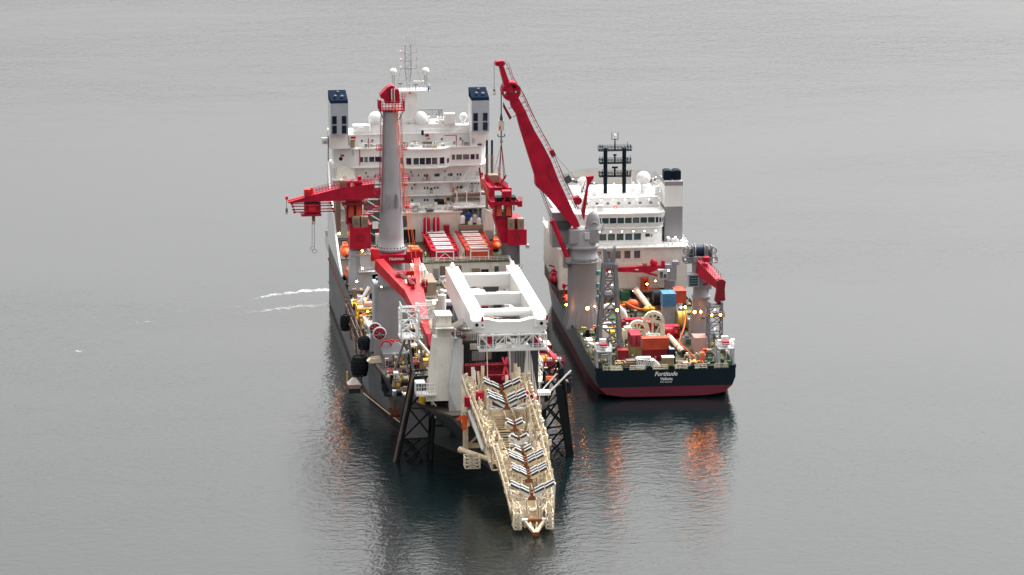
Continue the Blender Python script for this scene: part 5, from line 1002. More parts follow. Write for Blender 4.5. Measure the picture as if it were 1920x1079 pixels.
# ------------------------------------------------------------------ white gantry over the bow
Q = T('A', "bow_gantry", "big white A-frame gantry with three cross beams standing over the bow", "gantry", (3, 18, 12))
prof = [(43.5,34),(-3,34),(-4.6,33),(-5,31.2),(-3,30.6),(6,30.2),(16,27.6),(30,28.6),(43.5,29.4)]
for x0, x1 in ((-4.8,-2.0),(8.4,11.0)):
    o = Q.part("side_beam", G("white_clean").prism(prof,'x',x0,x1)); Q.part("lifting_lug", G("white").prism([(-.7,0),(.7,0),(.25,1.1),(-.25,1.1)] and [((x0+x1)/2-.8,34),((x0+x1)/2+.8,34),((x0+x1)/2+.25,35.2),((x0+x1)/2-.25,35.2)],'y',42,42.4), o)
    Q.part("inspection_hole", G("darkgrey").tube((x1 if x0 < 0 else x0,14,31.5),((x1+.02) if x0 < 0 else (x0-.02),14,31.5),.18,10), o)
Q.part("edge_strip", G("white").box(-2.0,-1.75,-2,43,33.2,33.5))
for y0, y1, z0, z1 in ((36.6,38.6,31.0,33.6),(17.4,19.2,31.1,33.5)): Q.part("cross_beam", G("white_clean").box(-2.0,8.4,y0,y1,z0,z1).prism([(-2,z0+.01),(0.2,z0+.01),(-2,z0-1.6)],'y',y0+.2,y1-.2).prism([(8.4,z0+.01),(6.2,z0+.01),(8.4,z0-1.6)],'y',y0+.2,y1-.2))
Q.part("cross_tube", G("white_clean").tube((-2,1.0,33.2),(8.4,1.0,33.2),.85,18))
Q.part("front_beam", G("white_clean").prism([(-4.6,33.0),(-1.2,33.0),(1,32.4),(5.6,32.4),(8,33.0),(11,33.0),(11,30.6),(9.6,29.9),(-2.4,29.9),(-4.6,30.8)],'y',-4.6,-2.6))
for x in (-3.6,9.8):
    Q.part("pivot_block", G("white").box(x-.9,x+.9,-5.1,-4.6,31.2,32.8).tube((x,-5.3,32),(x,-5,32),.35,12,mat="black")); Q.part("warning_post", G("red").box(x+1.0,x+1.4,-4.9,-4.5,31.2,33.6).box(x+1.0,x+1.4,-4.92,-4.48,32,32.6,mat="white"))
# travelling platform below the front beam
pl = Q.part("work_platform", G("white").box(-3.2,10.9,-5.6,-2.2,26.4,26.7).lattice([(-3.1,-5.5,26.7),(-3.1,-2.4,26.7),(-3.1,-2.4,29.8),(-3.1,-5.5,29.8)],[(10.8,-5.5,26.7),(10.8,-2.4,26.7),(10.8,-2.4,29.8),(10.8,-5.5,29.8)],5,.16,.11,square=True,faces=((0,3),(1,2),(0,1),(2,3))))
Q.part("railing", G("white").rail([(-3.1,-5.6,26.7),(10.8,-5.6,26.7)],1.1,1.0,.05), pl)
for x, m in ((-2.2,"steel_dark"),(-.2,"deep_blue"),(8.2,"deep_blue"),(9.8,"steel_dark"),(3.2,"white"),(-.9,"red"),(8.9,"red"),(10.1,"white")): Q.part("winch_motor", G(m).box(x-.5,x+.5,-4.6,-3.4,26.7,27.9 if m != "red" else 29.4).tube((x-.4,-4.7,27.6),(x+.4,-4.7,27.6),.35,10), pl)
# legs
g = G("offwhite"); fl = Q.part("leg", g.add([(-11.2,7.6,26.6),(-6.8,7.6,26.6),(-8.4,4.4,13.8),(-12.9,4.4,13.8),(-11.2,11,26.6),(-6.8,11,26.6),(-8.0,11,12),(-12.9,11,12)],[(0,3,2,1),(4,5,6,7),(0,1,5,4),(1,2,6,5),(2,3,7,6),(3,0,4,7)]))
Q.part("leg_head", G("offwhite").box(-10.4,-7.4,8,13,26.6,31.0).box(-10.6,-7.2,7.8,13.2,31.0,31.2).beam((-7.4,10,28),(-4.9,8,30),.9,1.2), fl); clutter(Q, 8, (-7.2,-5.2), (6,12), 26.6, 90, ("grey","darkgrey","offwhite","red"), .7, name="leg_fitting"); Q.part("leg_deck", G("offwhite").box(-11.0,-7.0,6.6,8,28.6,28.75).rail([(-10.9,6.7,28.7),(-7.1,6.7,28.7)],1,.8,.05), fl)
Q.part("leg_plate", G("lightgrey").add([(-6.8,7.2,26.4),(-5.2,7.2,26.4),(-6.0,2.6,9.6),(-8.6,2.6,9.6),(-8.6,2.6,16.6),(-6.8,10,26.4),(-5.2,10,26.4),(-6.0,6,9.6),(-8.6,6,9.6)],[(0,4,3,2,1),(5,6,7,8),(1,2,7,6),(2,3,8,7),(0,1,6,5),(0,5,8,3,4)]), fl)
lg = G("white"); 
Q.part("leg", lg.add([(4.6,1.5,26.4),(7.4,1.5,26.4),(7.0,1.2,15.4),(5.2,1.2,15.8),(4.6,6,26.4),(7.4,6,26.4),(7.0,6,12),(5.2,6,12)],[(0,3,2,1),(4,5,6,7),(0,1,5,4),(1,2,6,5),(2,3,7,6),(3,0,4,7)],mat="grey").add([(7.5,1.0,25.6),(8.2,1.0,25.6),(9.9,.4,14.8),(6.4,.4,14.8),(7.5,6,25.6),(8.2,6,25.6),(9.9,6,12),(6.4,6,12)],[(0,3,2,1),(4,5,6,7),(0,1,5,4),(1,2,6,5),(2,3,7,6),(3,0,4,7)],mat="white_clean"))
for i in range(4): Q.part("hoist_wire", G("rope").path([(5.0+i*.62,.6,29),(5.4+i*.42,.4,16.2)],.07,4))
for i in range(4): Q.part("hoist_wire", G("rope").path([(7.8+i*.3,.2,28.6),(7.9+i*.6,-.3,15.4)],.06,4))
for i in range(5): Q.part("hoist_wire", G("rope").path([(-4.4+i*.45,0,29),(-4.6+i*.4,0,18)],.055,4))
for x in (-2.2, 8.6): Q.part("fall_wire", G("offwhite").path([(x+.6,-5.2,30),(x+.55,-9,12 if x < 0 else 2)],.09,5))
Q.part("leg", G("grey").box(9.2,10.6,30,33,12,28.6)); Q.part("leg", G("grey").box(-4.4,-3.0,30,33,24.9,28.6))
# white walkway basket on the leg's flank
t = T('A', "access_basket", "white railed access basket on the flank of the gantry leg", "access platform", (-13,5,15.3))
t.part("floor", G("white").box(-15.3,-11,3.6,6.6,15.1,15.4)); t.part("cage", G("white").rail([(-15.3,6.6,15.4),(-15.3,3.6,15.4),(-11,3.6,15.4)],2.4,.55,.07).box(-15.3,-13.4,3.6,6.6,17.8,17.95)); t.part("strut", G("white").beam((-13,4,15.1),(-11,5,12.6),.2))
# hold under the gantry: dark cavity, red trusses, white transverse beam
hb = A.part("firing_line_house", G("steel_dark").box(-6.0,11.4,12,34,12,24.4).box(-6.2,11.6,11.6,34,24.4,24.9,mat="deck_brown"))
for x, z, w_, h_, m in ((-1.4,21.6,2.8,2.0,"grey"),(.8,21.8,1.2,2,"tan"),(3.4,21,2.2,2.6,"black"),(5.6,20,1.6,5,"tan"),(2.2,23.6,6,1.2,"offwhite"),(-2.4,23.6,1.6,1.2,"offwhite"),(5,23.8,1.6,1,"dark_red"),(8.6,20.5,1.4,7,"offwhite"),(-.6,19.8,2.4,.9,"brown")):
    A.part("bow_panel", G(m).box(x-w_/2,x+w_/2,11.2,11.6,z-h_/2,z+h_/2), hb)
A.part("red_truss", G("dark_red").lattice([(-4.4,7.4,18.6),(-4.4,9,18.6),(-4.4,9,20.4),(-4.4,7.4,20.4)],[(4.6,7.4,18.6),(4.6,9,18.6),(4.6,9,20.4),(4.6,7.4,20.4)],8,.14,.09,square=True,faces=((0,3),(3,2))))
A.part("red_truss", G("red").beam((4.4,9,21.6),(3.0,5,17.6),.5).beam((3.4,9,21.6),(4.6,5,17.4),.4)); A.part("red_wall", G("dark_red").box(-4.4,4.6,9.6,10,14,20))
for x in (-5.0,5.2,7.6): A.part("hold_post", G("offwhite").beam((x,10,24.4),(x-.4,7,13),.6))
# deck inside the gantry openings
for x, y, z0, d, m in ((-.6,52,12,(2.2,4,11),"brown"),(2.2,60,12,(4,5,9),"tan"),(5.2,56,12,(1.2,3,10.6),"dark_red"),(7.4,52,12,(4,6,9.6),"brown"),(0,70,12,(5,5,8),"steel_dark"),(5,76,12,(6,6,7),"deck_brown"),(2,88,12,(8,4,6.4),"brown"),(8,94,12,(4,6,5),"offwhite"),(13,84,12,(5,7,4),"offwhite"),(-1.5,42,24.9,(2,3,1.6),"tan"),(1.5,40,24.9,(2,3,1.2),"brown"),(6,41,24.9,(3,4,2),"lightgrey"),(15,100,12,(4,5,3),"grey"),(13,112,12,(6,5,3.4),"offwhite"),(5,116,12,(5,8,2.4),"tan"),(16.5,72,12,(3,6,4),"lightgrey"),(16,60,12,(4,5,3),"offwhite")):
    A.part("deck_module", G(m).box(x-d[0]/2,x+d[0]/2,y-d[1]/2,y+d[1]/2,z0,z0+d[2]).box(x-d[0]*.3,x+d[0]*.3,y-d[1]/2-.15,y-d[1]/2,z0+d[2]*.3,z0+d[2]*.85,mat="darkgrey").box(x-d[0]*.4,x+d[0]*.2,y-d[1]*.3,y+d[1]*.3,z0+d[2],z0+d[2]+.6,mat="lightgrey"))
lamp(A, (.0,36,27.6), "lamp_amber", .3); lamp(A, (1.4,36,27.0), "lamp_amber", .26)
# white deckhouse and cap between mast crane and gantry
A.part("mid_deckhouse", G("offwhite").box(-7.5,-1.5,84,116,12,17.4).box(-7.8,-1.2,83.6,116,17.4,17.6).box(-6.6,-2.2,86,96,17.6,21.4,mat="tan").box(-5.6,-2.6,104,112,17.6,20.4,mat="offwhite"))
A.part("mid_railing", G("offwhite").rail([(-7.7,83.7,17.6),(-1.3,83.7,17.6)],1.1,1.2,.05).rail([(-7.7,83.7,17.6),(-7.7,115,17.6)],1.1,2,.05))
g = G("white").tube((-4.0,58,20),(-4.0,58,24.6),.9,14).ball((-4.0,58,25.4),.6,12).lathe((-4,58,18),[(1.6,0),(1.3,2)],14); A.part("white_silo", g)
A.part("silo_base", G("tan").box(-7.6,-2.2,54,64,12,18)); A.part("valve_stand", G("yellow").tube((-2.4,98,17.6),(-2.4,98,20.4),.55,12))
for i in range(9): A.part("pipe_run", G("offwhite" if i % 2 else "tan").tube((-9.6+i*.45,60+i*2,13+.3*(i%3)),(-8.4+i*.45,128,13.4+.3*(i%3)),.2,8))
rn = random.Random(11)
for i in range(46):     # port-side deck machinery between the cranes
    y = rn.uniform(50,132); x = rn.choice((rn.uniform(-19.6,-17.2) if y > 75 else rn.uniform(-12.8,-9.5), rn.uniform(-12.6,-8.4))); m = rn.choice(("brown","tan","offwhite","darkgrey","steel_dark","yellow","deck_brown","rust","lightgrey","black","olive"))
    if 117 < y < 132 and x < -12: continue
    d = (rn.uniform(.6,2),rn.uniform(.8,2.6),rn.uniform(.6,2.8)); g = G(m).box(x-d[0]/2,x+d[0]/2,y-d[1]/2,y+d[1]/2,12.0,12+d[2])
    g.tube((x-d[0]*.4,y,12+d[2]),(x+d[0]*.4,y,12+d[2]),d[0]*.25,8,mat=rn.choice(("offwhite","grey","rust","yellow")))
    if i % 3 == 0: g.rail([(x-d[0]/2,y-d[1]/2,12+d[2]),(x+d[0]/2,y-d[1]/2,12+d[2])],1.1,.6,.045,mat="offwhite")
    A.part("deck_machinery", g)
MIXA = ("brown","tan","offwhite","darkgrey","steel_dark","rust","deck_brown","lightgrey","black","olive","dark_red","grey","yellow","cream","white")
AVA = ((-18.5,-10.5,62,71),(-20,-12.6,120,130),(-19,-12.8,45,51),(-20.2,-15,86.5,93.5))
clutter(A, 70, (-18.6,-8), (14,45), 12, 41, MIXA, .95, ((-13.2,-6.6,4,11.5),)); clutter(A, 60, (-13,-7), (36,84), 12, 42, MIXA, 1.1, AVA); clutter(A, 110, (-20,-9), (62,122), 12, 43, ("brown","darkgrey","steel_dark","rust","black","tan","deck_brown","grey","olive","offwhite","yellow"), 1.1, AVA)
clutter(A, 50, (-8,18), (84,132), 12, 44, MIXA, 1.3); clutter(A, 34, (-1,17), (36,84), 12, 45, MIXA, 1.4, ((13,20,29,53),)); clutter(A, 24, (-7.2,-2), (85,115), 17.6, 46, MIXA, .8)
clutter(A, 26, (-19,-2), (141,158), 16, 47, MIXA, 1.1, ((-20,-17,133,142),)); clutter(A, 22, (-5,10.5), (14,33), 24.9, 48, MIXA, .8); clutter(A, 16, (9,18.5), (16,44), 14.1, 49, MIXA, .7, ((9,14,14,31),))
# yellow work frame, white boom, reels and grey winch table on the port bow
t = T('A', "yellow_frame", "yellow steel work frame on the port deck beside the crane pedestal", "frame", (-17.6,90,12.4))
t.part("frame", G("yellow").lattice([(-20,87,12.4),(-15.2,87,12.4),(-15.2,93,12.4),(-20,93,12.4)],[(-20,87,15.4),(-15.2,87,15.4),(-15.2,93,15.4),(-20,93,15.4)],2,.16,.1,square=True)); t.part("tray", G("cream").box(-19.6,-15.6,90,93,14.6,15)); t.part("load", G("pink").tube((-18.4,91,15.6),(-16.2,91.6,15.6),.7,12))
single('A', "drum", "red drum standing inside the yellow work frame", "drum", G("red").tube((0,0,0),(0,0,1.3),.6,14).tube((0,0,.4),(0,0,.5),.64,14), (-18.4,88.6,12.4), local=True)
single('A', "drum", "navy drum beside the red one in the yellow frame", "drum", G("navy").tube((0,0,0),(0,0,1.4),.6,14).tube((0,0,.4),(0,0,.5),.64,14), (-17.0,88.6,12.4), local=True)
single('A', "drum", "yellow drum in front of the yellow work frame", "drum", G("yellow").tube((0,0,0),(0,0,1.2),.65,14).tube((0,0,.4),(0,0,.5),.7,14), (-17.6,82.6,12.4), local=True)
single('A', "white_boom", "white slanting boom above the yellow work frame", "boom", G("white_clean").tube((0,0,0),(2.1,1,3.2),.36,12).box(-.5,.5,-.5,.5,-2.4,0,mat="lightgrey"), (-18.8,95,15.4), local=True)
single('A', "white_boom", "white upright tube between the yellow drum and the spoked reels", "tube", G("white_clean").tube((-.8,6,2.6),(.5,0,.4),.3,12).box(.1,.9,-.5,.5,-.2,.4,mat="lightgrey"), (-18.9,70,13.4), local=True)
def reel(base, label, r):
    t = T('A', "spoked_reel", label, "reel", base, "red spoked reels"); g = spoked(G("red"), (0,0,r+.3), r*.92, .3, .5, "red", 7); t.part("spokes", g, local=True)
    t.part("rim", G("white").torus((0,0,r+.3),r,.2,26,8,'y'), local=True); t.part("hub", G("grey").tube((0,-.6,r+.3),(0,.6,r+.3),.35,10).box(-r,r,-.5,.5,r-.05,r+.12), local=True)
    t.part("stand", G("grey").frus((-r*.9,r*.9,-.5,.9,-3.4),(-r*.7,r*.7,-.3,.7,.4)), local=True)
reel((-18.2,54.5,15.4), "nearer white-rimmed reel with red spokes on the port bow", 1.35); reel((-18.9,57.6,15.8), "farther white-rimmed reel with red spokes behind its twin", 1.3)
t = T('A', "winch_table", "grey canopy with red curved clamps over the port bow machinery", "winch shelter", (-15.8,47.5,12))
t.part("canopy", G("tower_grey").frus((-18.4,-13.0,46,50,14.6),(-17.6,-14.6,48,50.4,16.4)).box(-18.3,-13,45.8,46.2,14.2,14.6,mat="lightgrey"))
for i, (x, y) in enumerate(((-17.4,47.4),(-16.4,48.4),(-15.4,49.2))): t.part("clamp", G("bright_red").torus((x,y,15.9),1.1-.1*i,.2,12,6,'y',a0=R(10),a1=R(185)))
for x in (-18.2,-15.6,-13.2):
    for y in (46.2,49.8): t.part("post", G("grey").box(x-.2,x+.2,y-.2,y+.2,12,14.6))
t.part("brace", G("lightgrey").beam((-17.6,46.1,12.2),(-16.6,46.1,14.4),.1).beam((-16.4,46.1,14.4),(-15.8,46.1,12.2),.1).beam((-15,46.1,12.2),(-14,46.1,14.4),.1))
t.part("yellow_unit", G("yellow").box(-15.2,-13.8,47,48.4,12,13.8).box(-15.0,-14.0,46.9,47,12.6,13.4,mat="white"))
A.part("bow_platform", G("brown").box(-19.4,-13,42.6,46,11.0,11.9).box(-19,-13,42.4,42.6,8.6,11,mat="black").box(-18.9,-13.2,42.6,46,7.0,8.4,mat="steel_dark").rail([(-19.2,42.4,11.9),(-13.2,42.4,11.9)],1.1,1,.05,mat="darkgrey"))
A.part("bow_platform_frame", G("steel_dark").lattice([(-18.2,42.2,6.0),(-13.6,42.2,6.0),(-13.6,45,6.0),(-18.2,45,6.0)],[(-18.2,42.2,11),(-13.6,42.2,11),(-13.6,45,11),(-18.2,45,11)],1,.25,.18,square=True))
single('A', "white_dinghy", "small pale boat-shaped trough on the edge of the port bow", "trough", G("cream_pale").prism([(-1.9,.4),(-1.2,1.0),(1.1,1.3),(1.4,.1),(-1.2,0)],'y',-1,1).prism([(-1.2,1.0),(1.1,1.3),(1.0,1.42),(-1.1,1.12)],'y',-.7,.7,mat="tan"), (-19.6,49,11.9), local=True)
# tarpaulined hatch and grey plates further along the port side
for x, y, d, m in ((-19.2,64,(2,6,2.2),"lightgrey"),(-18.4,76,(3,5,2.6),"grey"),(-19.4,84,(1.6,4,1.6),"steel_dark"),(-18.8,60.5,(1.8,2.6,3.2),"grey")): A.part("deck_hatch", G(m).frus((x-d[0]/2,x+d[0]/2,y-d[1]/2,y+d[1]/2,12),(x-d[0]*.4,x+d[0]*.4,y-d[1]*.3,y+d[1]/2,12+d[2])))
for y0 in (62,76,90): A.part("side_scaffold", G("brown").lattice([(-21.6,y0,8),(-20.7,y0,8),(-20.7,y0+12,8),(-21.6,y0+12,8)],[(-21.6,y0,13.4),(-20.7,y0,13.4),(-20.7,y0+12,13.4),(-21.6,y0+12,13.4)],2,.09,.06,square=True))
# fenders
def fender(base, r, h, label):
    t = T('A', "tyre_fender", label, "fender", base, "black tyre-net fenders")
    t.part("core", G("rubber").lathe((0,0,0),[(.2,-h/2),(r*.7,-h*.42),(r*.95,-h*.2),(r,0),(r*.95,h*.2),(r*.7,h*.42),(.2,h/2)],16), local=True)
    g = G("rubber")
    for j in range(5):
        for i in range(10):
            z = -h*.38+j*h*.19; a = 2*math.pi*(i+.5*(j%2))/10; rr = r*(1-.28*abs(z/h*2)**2); c = (rr*math.cos(a), rr*math.sin(a), z)
            b_ = G(); b_.torus((0,0,0),.42,.2,8,5,'x'); M_ = Matrix.Rotation(a,3,'Z'); g.add([Vector(c)+M_@Vector(v) for v in b_.v], b_.f, True)
    t.part("tyre_net", g, kind="stuff", local=True); t.part("chain", G("rope").path([(0,0,h/2),(.6,0,h/2+2.4)],.09,5), local=True)
fender((-22.3,58.4,9.0), 1.75, 4.4, "big black tyre-net fender hanging off the port bow"); fender((-21.0,61.5,13.4), 1.2, 2.2, "smaller black fender lying on the port bow rail")
fender((-22.2,95,10.6), 1.1, 3.4, "black fender on the hull side beside the work frame"); fender((20.6,40,8.2), 1.7, 4.6, "black tyre-net fender in the gap between the ships")
t = T('A', "hanging_pontoon", "small red and white pontoon hanging low off the port bow", "pontoon", (-23.6,57.5,4)); t.part("body", G("pink").frus((-1.2,1.2,-1.2,1.2,.3),(-1.6,1.6,-1.5,1.5,1.3)).box(-1.3,1.3,-1,1,-.8,.3,mat="steel_dark"), local=True); t.part("canopy", G("offwhite").frus((-1.4,1.4,-1.3,1.3,1.3),(-.4,.5,-.5,.6,2.5)), local=True); t.part("stripe", G("yellow").box(-1.7,-1.4,-.2,.2,1.8,4), local=True); t.part("hanger", G("steel_dark").beam((1.6,0,0),(1.5,.4,6),.3), local=True)
# anchor
t = T('A', "anchor", "rusty red anchor hanging at the port bow waterline", "anchor", (-16.4,39,2.4)); t.part("shank", G("rust").beam((0,0,3.4),(0,0,.4),.4), local=True); t.part("fluke", G("rust").prism([(-1.6,1.6),(-.9,1.8),(0,.6),(.9,1.8),(1.6,1.6),(.5,0),(-.5,0)],'y',-.3,.3), local=True); t.part("crown", G("antifoul").box(-1.2,1.2,-.4,.4,-.4,.1), local=True)
A.part("drain_lip", G("cream").tube((-21,64,1.4),(-14.6,34,1.0),.12,6))
# dark lattice side legs that reach into the water
for lab, B_, T_, pole in (("dark lattice leg in the water under the white gantry leg", [(-19.2,9,-2),(-11.8,9,-2),(-11.8,15,-2),(-19.2,15,-2)], [(-14.9,9,18),(-10.6,9,18),(-10.6,15,18),(-14.9,15,18)], 0), ("dark lattice leg in the water on the narrow-gap side", [(11.2,9,-2),(18.4,9,-2),(18.4,15,-2),(11.2,15,-2)], [(13.2,9,17),(16.2,9,19),(16.2,15,19),(13.2,15,17)], 1)):
    t = T('A', "lattice_outrigger", lab, "lattice leg", ((B_[0][0]+B_[1][0])/2, 12, -2), "dark lattice legs at the bow")
    t.part("frame", G("black").lattice(B_, T_, 3, .38, .22, cross=True))
    if pole == 0:
        t.part("rusty_pole", G("brown").beam((-19.6,8.2,0),(-15.3,8.2,19.8),.34)); t.part("plating", G("grey").add([(-18,14.6,3),(-11.8,14.6,3),(-11,14.6,16),(-14.6,14.6,16),(-18,14.9,3),(-11.8,14.9,3),(-11,14.9,16),(-14.6,14.9,16)],[(0,1,2,3),(7,6,5,4),(0,4,5,1),(1,5,6,2),(2,6,7,3),(3,7,4,0)]))
        g = G("darkgrey"); 
        for z in (6,8.6,11.2,13.8): g.box(-10.9,-7.6,9,15,z-1,z+1)
        t.part("fender_pads", g, kind="stuff"); t.part("striped_marker", G("white").beam((-12.0,8.4,14.8),(-10.6,8.4,9.2),.7,.2))
        t.part("beacon", G("yellow").tube((-13.6,8.3,12.6),(-13.6,8.3,14),.7,14))
    else:
        t.part("broad_chord", G("black").beam((15.2,8.6,15.4),(18.0,8.6,-1.4),1.5,.9)); t.part("diagonal", G("black").beam((13.2,8.8,16.6),(11.2,8.8,3),.5)); t.part("bracket", G("white").box(9.8,13,4,7,14.4,15).beam((13,5,15),(17.4,5,19.4),.3).beam((11,5,15),(14.4,5,18.8),.25)); t.part("clamp", G("orange").box(12.6,14.2,8.2,8.8,16.6,17.4))
# starboard bow bay: red deck, yellow drum, white box
A.part("starboard_bay", G("dark_red").box(13.2,19.4,30,44,12,14.0).box(13.2,19.4,29.8,30,14,15.6).rail([(13.2,29.8,15.6),(19.4,29.8,15.6)],1.1,1,.05,mat="red"))
t = T('A', "gangway_boom", "red and white boom slanting over the starboard bow bay", "boom", (16.2,40,15)); t.part("boom", G("red").beam((15.4,52,17),(17.8,31,15.4),.8).beam((15.8,44,17.2),(16.8,36,16.4),.3,.6,mat="white"))
single('A', "cable_drum", "yellow cable drum in the starboard bow bay", "drum", G("yellow").tube((-1.2,0,1),(1.2,0,1),1,16).lathe((-1.3,0,1),[(1.25,0),(1.25,.15),(.2,.15)],18,axis='x').lathe((1.2,0,1),[(1.25,0),(1.25,.15),(.2,.15)],18,axis='x'), (14.6,33.4,14), local=True)
single('A', "roller", "grey roller beside the yellow cable drum", "roller", G("lightgrey").tube((-1.5,0,1),(1.5,0,1),.7,16).box(-1.7,-1.5,-.5,.5,0,1.4,mat="darkgrey").box(1.5,1.7,-.5,.5,0,1.4,mat="darkgrey"), (17.6,33,14), local=True)
container('A', (17.6,50,12), "cream topped dark red container by the gap between the ships", "dark_red", L=3, W=5, H=3, doors=False, roof="cream")
single('A', "winch_cabinet", "white cabinet with yellow cap at the starboard gantry leg", "cabinet", G("white").box(-.8,.8,-1,1,0,4).tube((0,-.4,4),(0,-.4,4.8),.5,12,mat="yellow").rail([(.8,-1.2,1),(1.8,-1.2,1)],2.6,.5,.06), (12.4,34,12), local=True)
A.part("bow_walkway", G("offwhite").box(9.8,13.4,14,30,14.6,14.9).lattice([(12,20,15),(13.4,20,15),(13.4,28,15),(12,28,15)],[(12,20,18),(13.4,20,18),(13.4,28,18),(12,28,18)],2,.12,.08,square=True))

# ------------------------------------------------------------------ stinger: cream tubular truss ramp with V-shaped roller cradles
S = T('A', "stinger", "cream tubular stinger ramp with V-shaped rollers reaching down to the water", "stinger", (1.5,-4,14))
CL = [(.6,-3,20.6),(1.0,-9,18.0),(2.4,-20,13.0),(3.0,-30,9.2),(3.05,-36,7.3),(3.0,-41,5.8),(2.7,-46,3.9),(2.4,-49,3.0)]
def cl(s):
    s = max(0, min(.9999, s))*(len(CL)-1); i = int(s); a, b = Vector(CL[i]), Vector(CL[i+1]); p = a.lerp(b, s-i); d = (b-a).normalized()
    sd = Vector((-d.y,d.x,0)).normalized() * -1; sd = Vector((1,0,0)); n = sd.cross(d).normalized(); n = n if n.z > 0 else -n
    return p, d, sd, n
def segment(s0, s1, w0, w1, up, dn, n, rc=.2, rb=.11, dn2=None):
    g = G("cream")
    def corner(k):
        f = k/n; p, d, sd, nn = cl(s0+(s1-s0)*f); w_ = w0+(w1-w0)*f; dd = dn+((dn if dn2 is None else dn2)-dn)*f
        return [p-sd*w_+nn*up, p+sd*w_+nn*up, p+sd*w_*.9-nn*dd, p-sd*w_*.9-nn*dd]
    cs = [corner(k) for k in range(n+1)]
    for a, b in zip(cs, cs[1:]):
        for i in range(4): g.tube(a[i], b[i], rc, 8)
        g.tube(a[1], b[2], rb, 6); g.tube(a[2], b[1], rb, 6); g.tube(a[0], b[3], rb, 6); g.tube(a[3], b[0], rb, 6); g.tube(a[2], b[3], rb, 6); g.tube(a[3], b[2], rb, 6)
    for c in cs:
        for i, j in ((1,2),(2,3),(3,0)): g.tube(c[i], c[j], rb*1.3, 6)
    return g, cs
segs = []
for s0, s1, w0, w1, up, dn, dn2, n in ((.03,.36,6.4,5.8,.3,9.0,5.6,7),(.37,.72,4.7,4.3,.6,4.6,3.8,6),(.73,.985,4.2,3.5,.5,3.2,2.4,5)):
    g, cs = segment(s0, s1, w0, w1, up, dn, n, dn2=dn2); o = S.part("truss_section", g); segs.append((o, cs))
    # side walkways with rails and grating panels on each truss section
    for sd in (0, 1):
        wg = G("cream")
        for a, b in zip(cs, cs[1:]):
            off = Vector((-.5 if sd == 0 else -.55, 0, .1)); ox = Vector((-.75 if sd == 0 else .75,0,0))
            p, q = a[sd]+off, b[sd]+off; wg.mat = "cream_dark"; nb = int((q-p).length/.45)
            for k in range(nb): c_ = p.lerp(q,(k+.5)/nb); wg.beam(c_-ox*.6, c_+ox*.6, .2, .08)
            wg.beam(p-ox*.6-Vector((0,0,.4)), q-ox*.6-Vector((0,0,.4)), .1); wg.beam(p+Vector((0,0,-.2)), p+Vector((0,0,-2.6)), .16); wg.beam(p+ox*.6, p+Vector((0,0,-2.2)), .12)
            wg.mat = "cream_pale"; wg.rail([p+ox*.6,q+ox*.6],1.1,.7,.05); wg.rail([p-ox*.6,q-ox*.6],1.0,.9,.045)
        S.part("side_walkway", wg, o)
    pg = G("cream_pale"); r2 = random.Random(5+len(segs))
    for a, b in zip(cs, cs[1:]):
        for k in range(44):
            f = r2.random(); i = r2.choice((0,1)); p = a[i].lerp(b[i], f); wv = Vector(((1 if i == 0 else -1)*r2.uniform(-.3,2.9),0,0)); pg.beam(p+wv+Vector((0,0,r2.uniform(-.4,1.3))), p+wv+Vector((r2.uniform(-.3,.3),r2.uniform(-.6,.3),r2.uniform(-3.4,-.6))), r2.uniform(.08,.24), mat=r2.choice(("cream","cream_pale","cream_pale","cream_dark","offwhite")))
        for k in range(22):
            f = r2.random(); i = r2.choice((0,1)); p = a[i].lerp(b[i], f)+Vector(((1 if i == 0 else -1)*r2.uniform(.3,1.6),0,-.2)); pg.cbox(p,(r2.uniform(.2,.8),r2.uniform(.2,.9),r2.uniform(.3,1.0)),mat=r2.choice(("cream","cream_dark","cream_pale","cream","brown")))
    S.part("truss_fittings", pg, o, kind="stuff")
    dg = G("cream")                                   # inner stringers, cross beams and floor plates between the chords
    for a, b in zip(cs, cs[1:]):
        for k in range(4):
            f = k/4; u, v = a[3].lerp(b[3], f)+Vector((0,0,1.0)), a[2].lerp(b[2], f)+Vector((0,0,1.0)); dg.beam(u, v, .22)
            dg.beam(a[0].lerp(b[0], f), a[3].lerp(b[3], (f+.25)), .14); dg.beam(a[1].lerp(b[1], f), a[2].lerp(b[2], (f+.25)), .14)
        for wx in (.2,.36,.64,.8): dg.beam(a[3].lerp(a[2], wx)+Vector((0,0,1.2)), b[3].lerp(b[2], wx)+Vector((0,0,1.2)), .26, mat="cream_pale")
        for wx in (.08,.72):
            u = [c_[3].lerp(c_[2], x_)+Vector((0,0,.7)) for c_, x_ in ((a,wx),(a,wx+.2),(b,wx+.2),(b,wx))]; dg.add(u+[q_-Vector((0,0,.1)) for q_ in u],[(0,1,2,3),(7,6,5,4),(0,4,5,1),(1,5,6,2),(2,6,7,3),(3,7,4,0)],mat="cream_dark")
    S.part("inner_framing", dg, o)
    eg = G("cream_pale")
    for a, b in zip(cs, cs[1:]):
        for i in (0, 1):
            sx = -1 if i == 0 else 1
            for k in range(9):
                f = (k+r2.random())/9; p_ = a[i].lerp(b[i], f)+Vector((sx*r2.uniform(-1.3,.4 if i else .9),0,-.3)); h_ = r2.uniform(.7,2.0); eg.tube(p_, p_+Vector((r2.uniform(-.1,.1),0,h_)), r2.uniform(.04,.1), 5, mat=r2.choice(("cream","cream_pale","offwhite")))
                if k % 2: eg.beam(p_+Vector((0,0,h_)), p_+Vector((sx*r2.uniform(-.9,.2),-r2.uniform(.3,1.2),h_*r2.uniform(.5,1))), .09)
                if k % 4 == 0: eg.box(p_.x-.35,p_.x+.35,p_.y-.05,p_.y+.05,p_.z+.2,p_.z+h_, mat="cream")
    S.part("edge_stanchions", eg, o, kind="stuff")
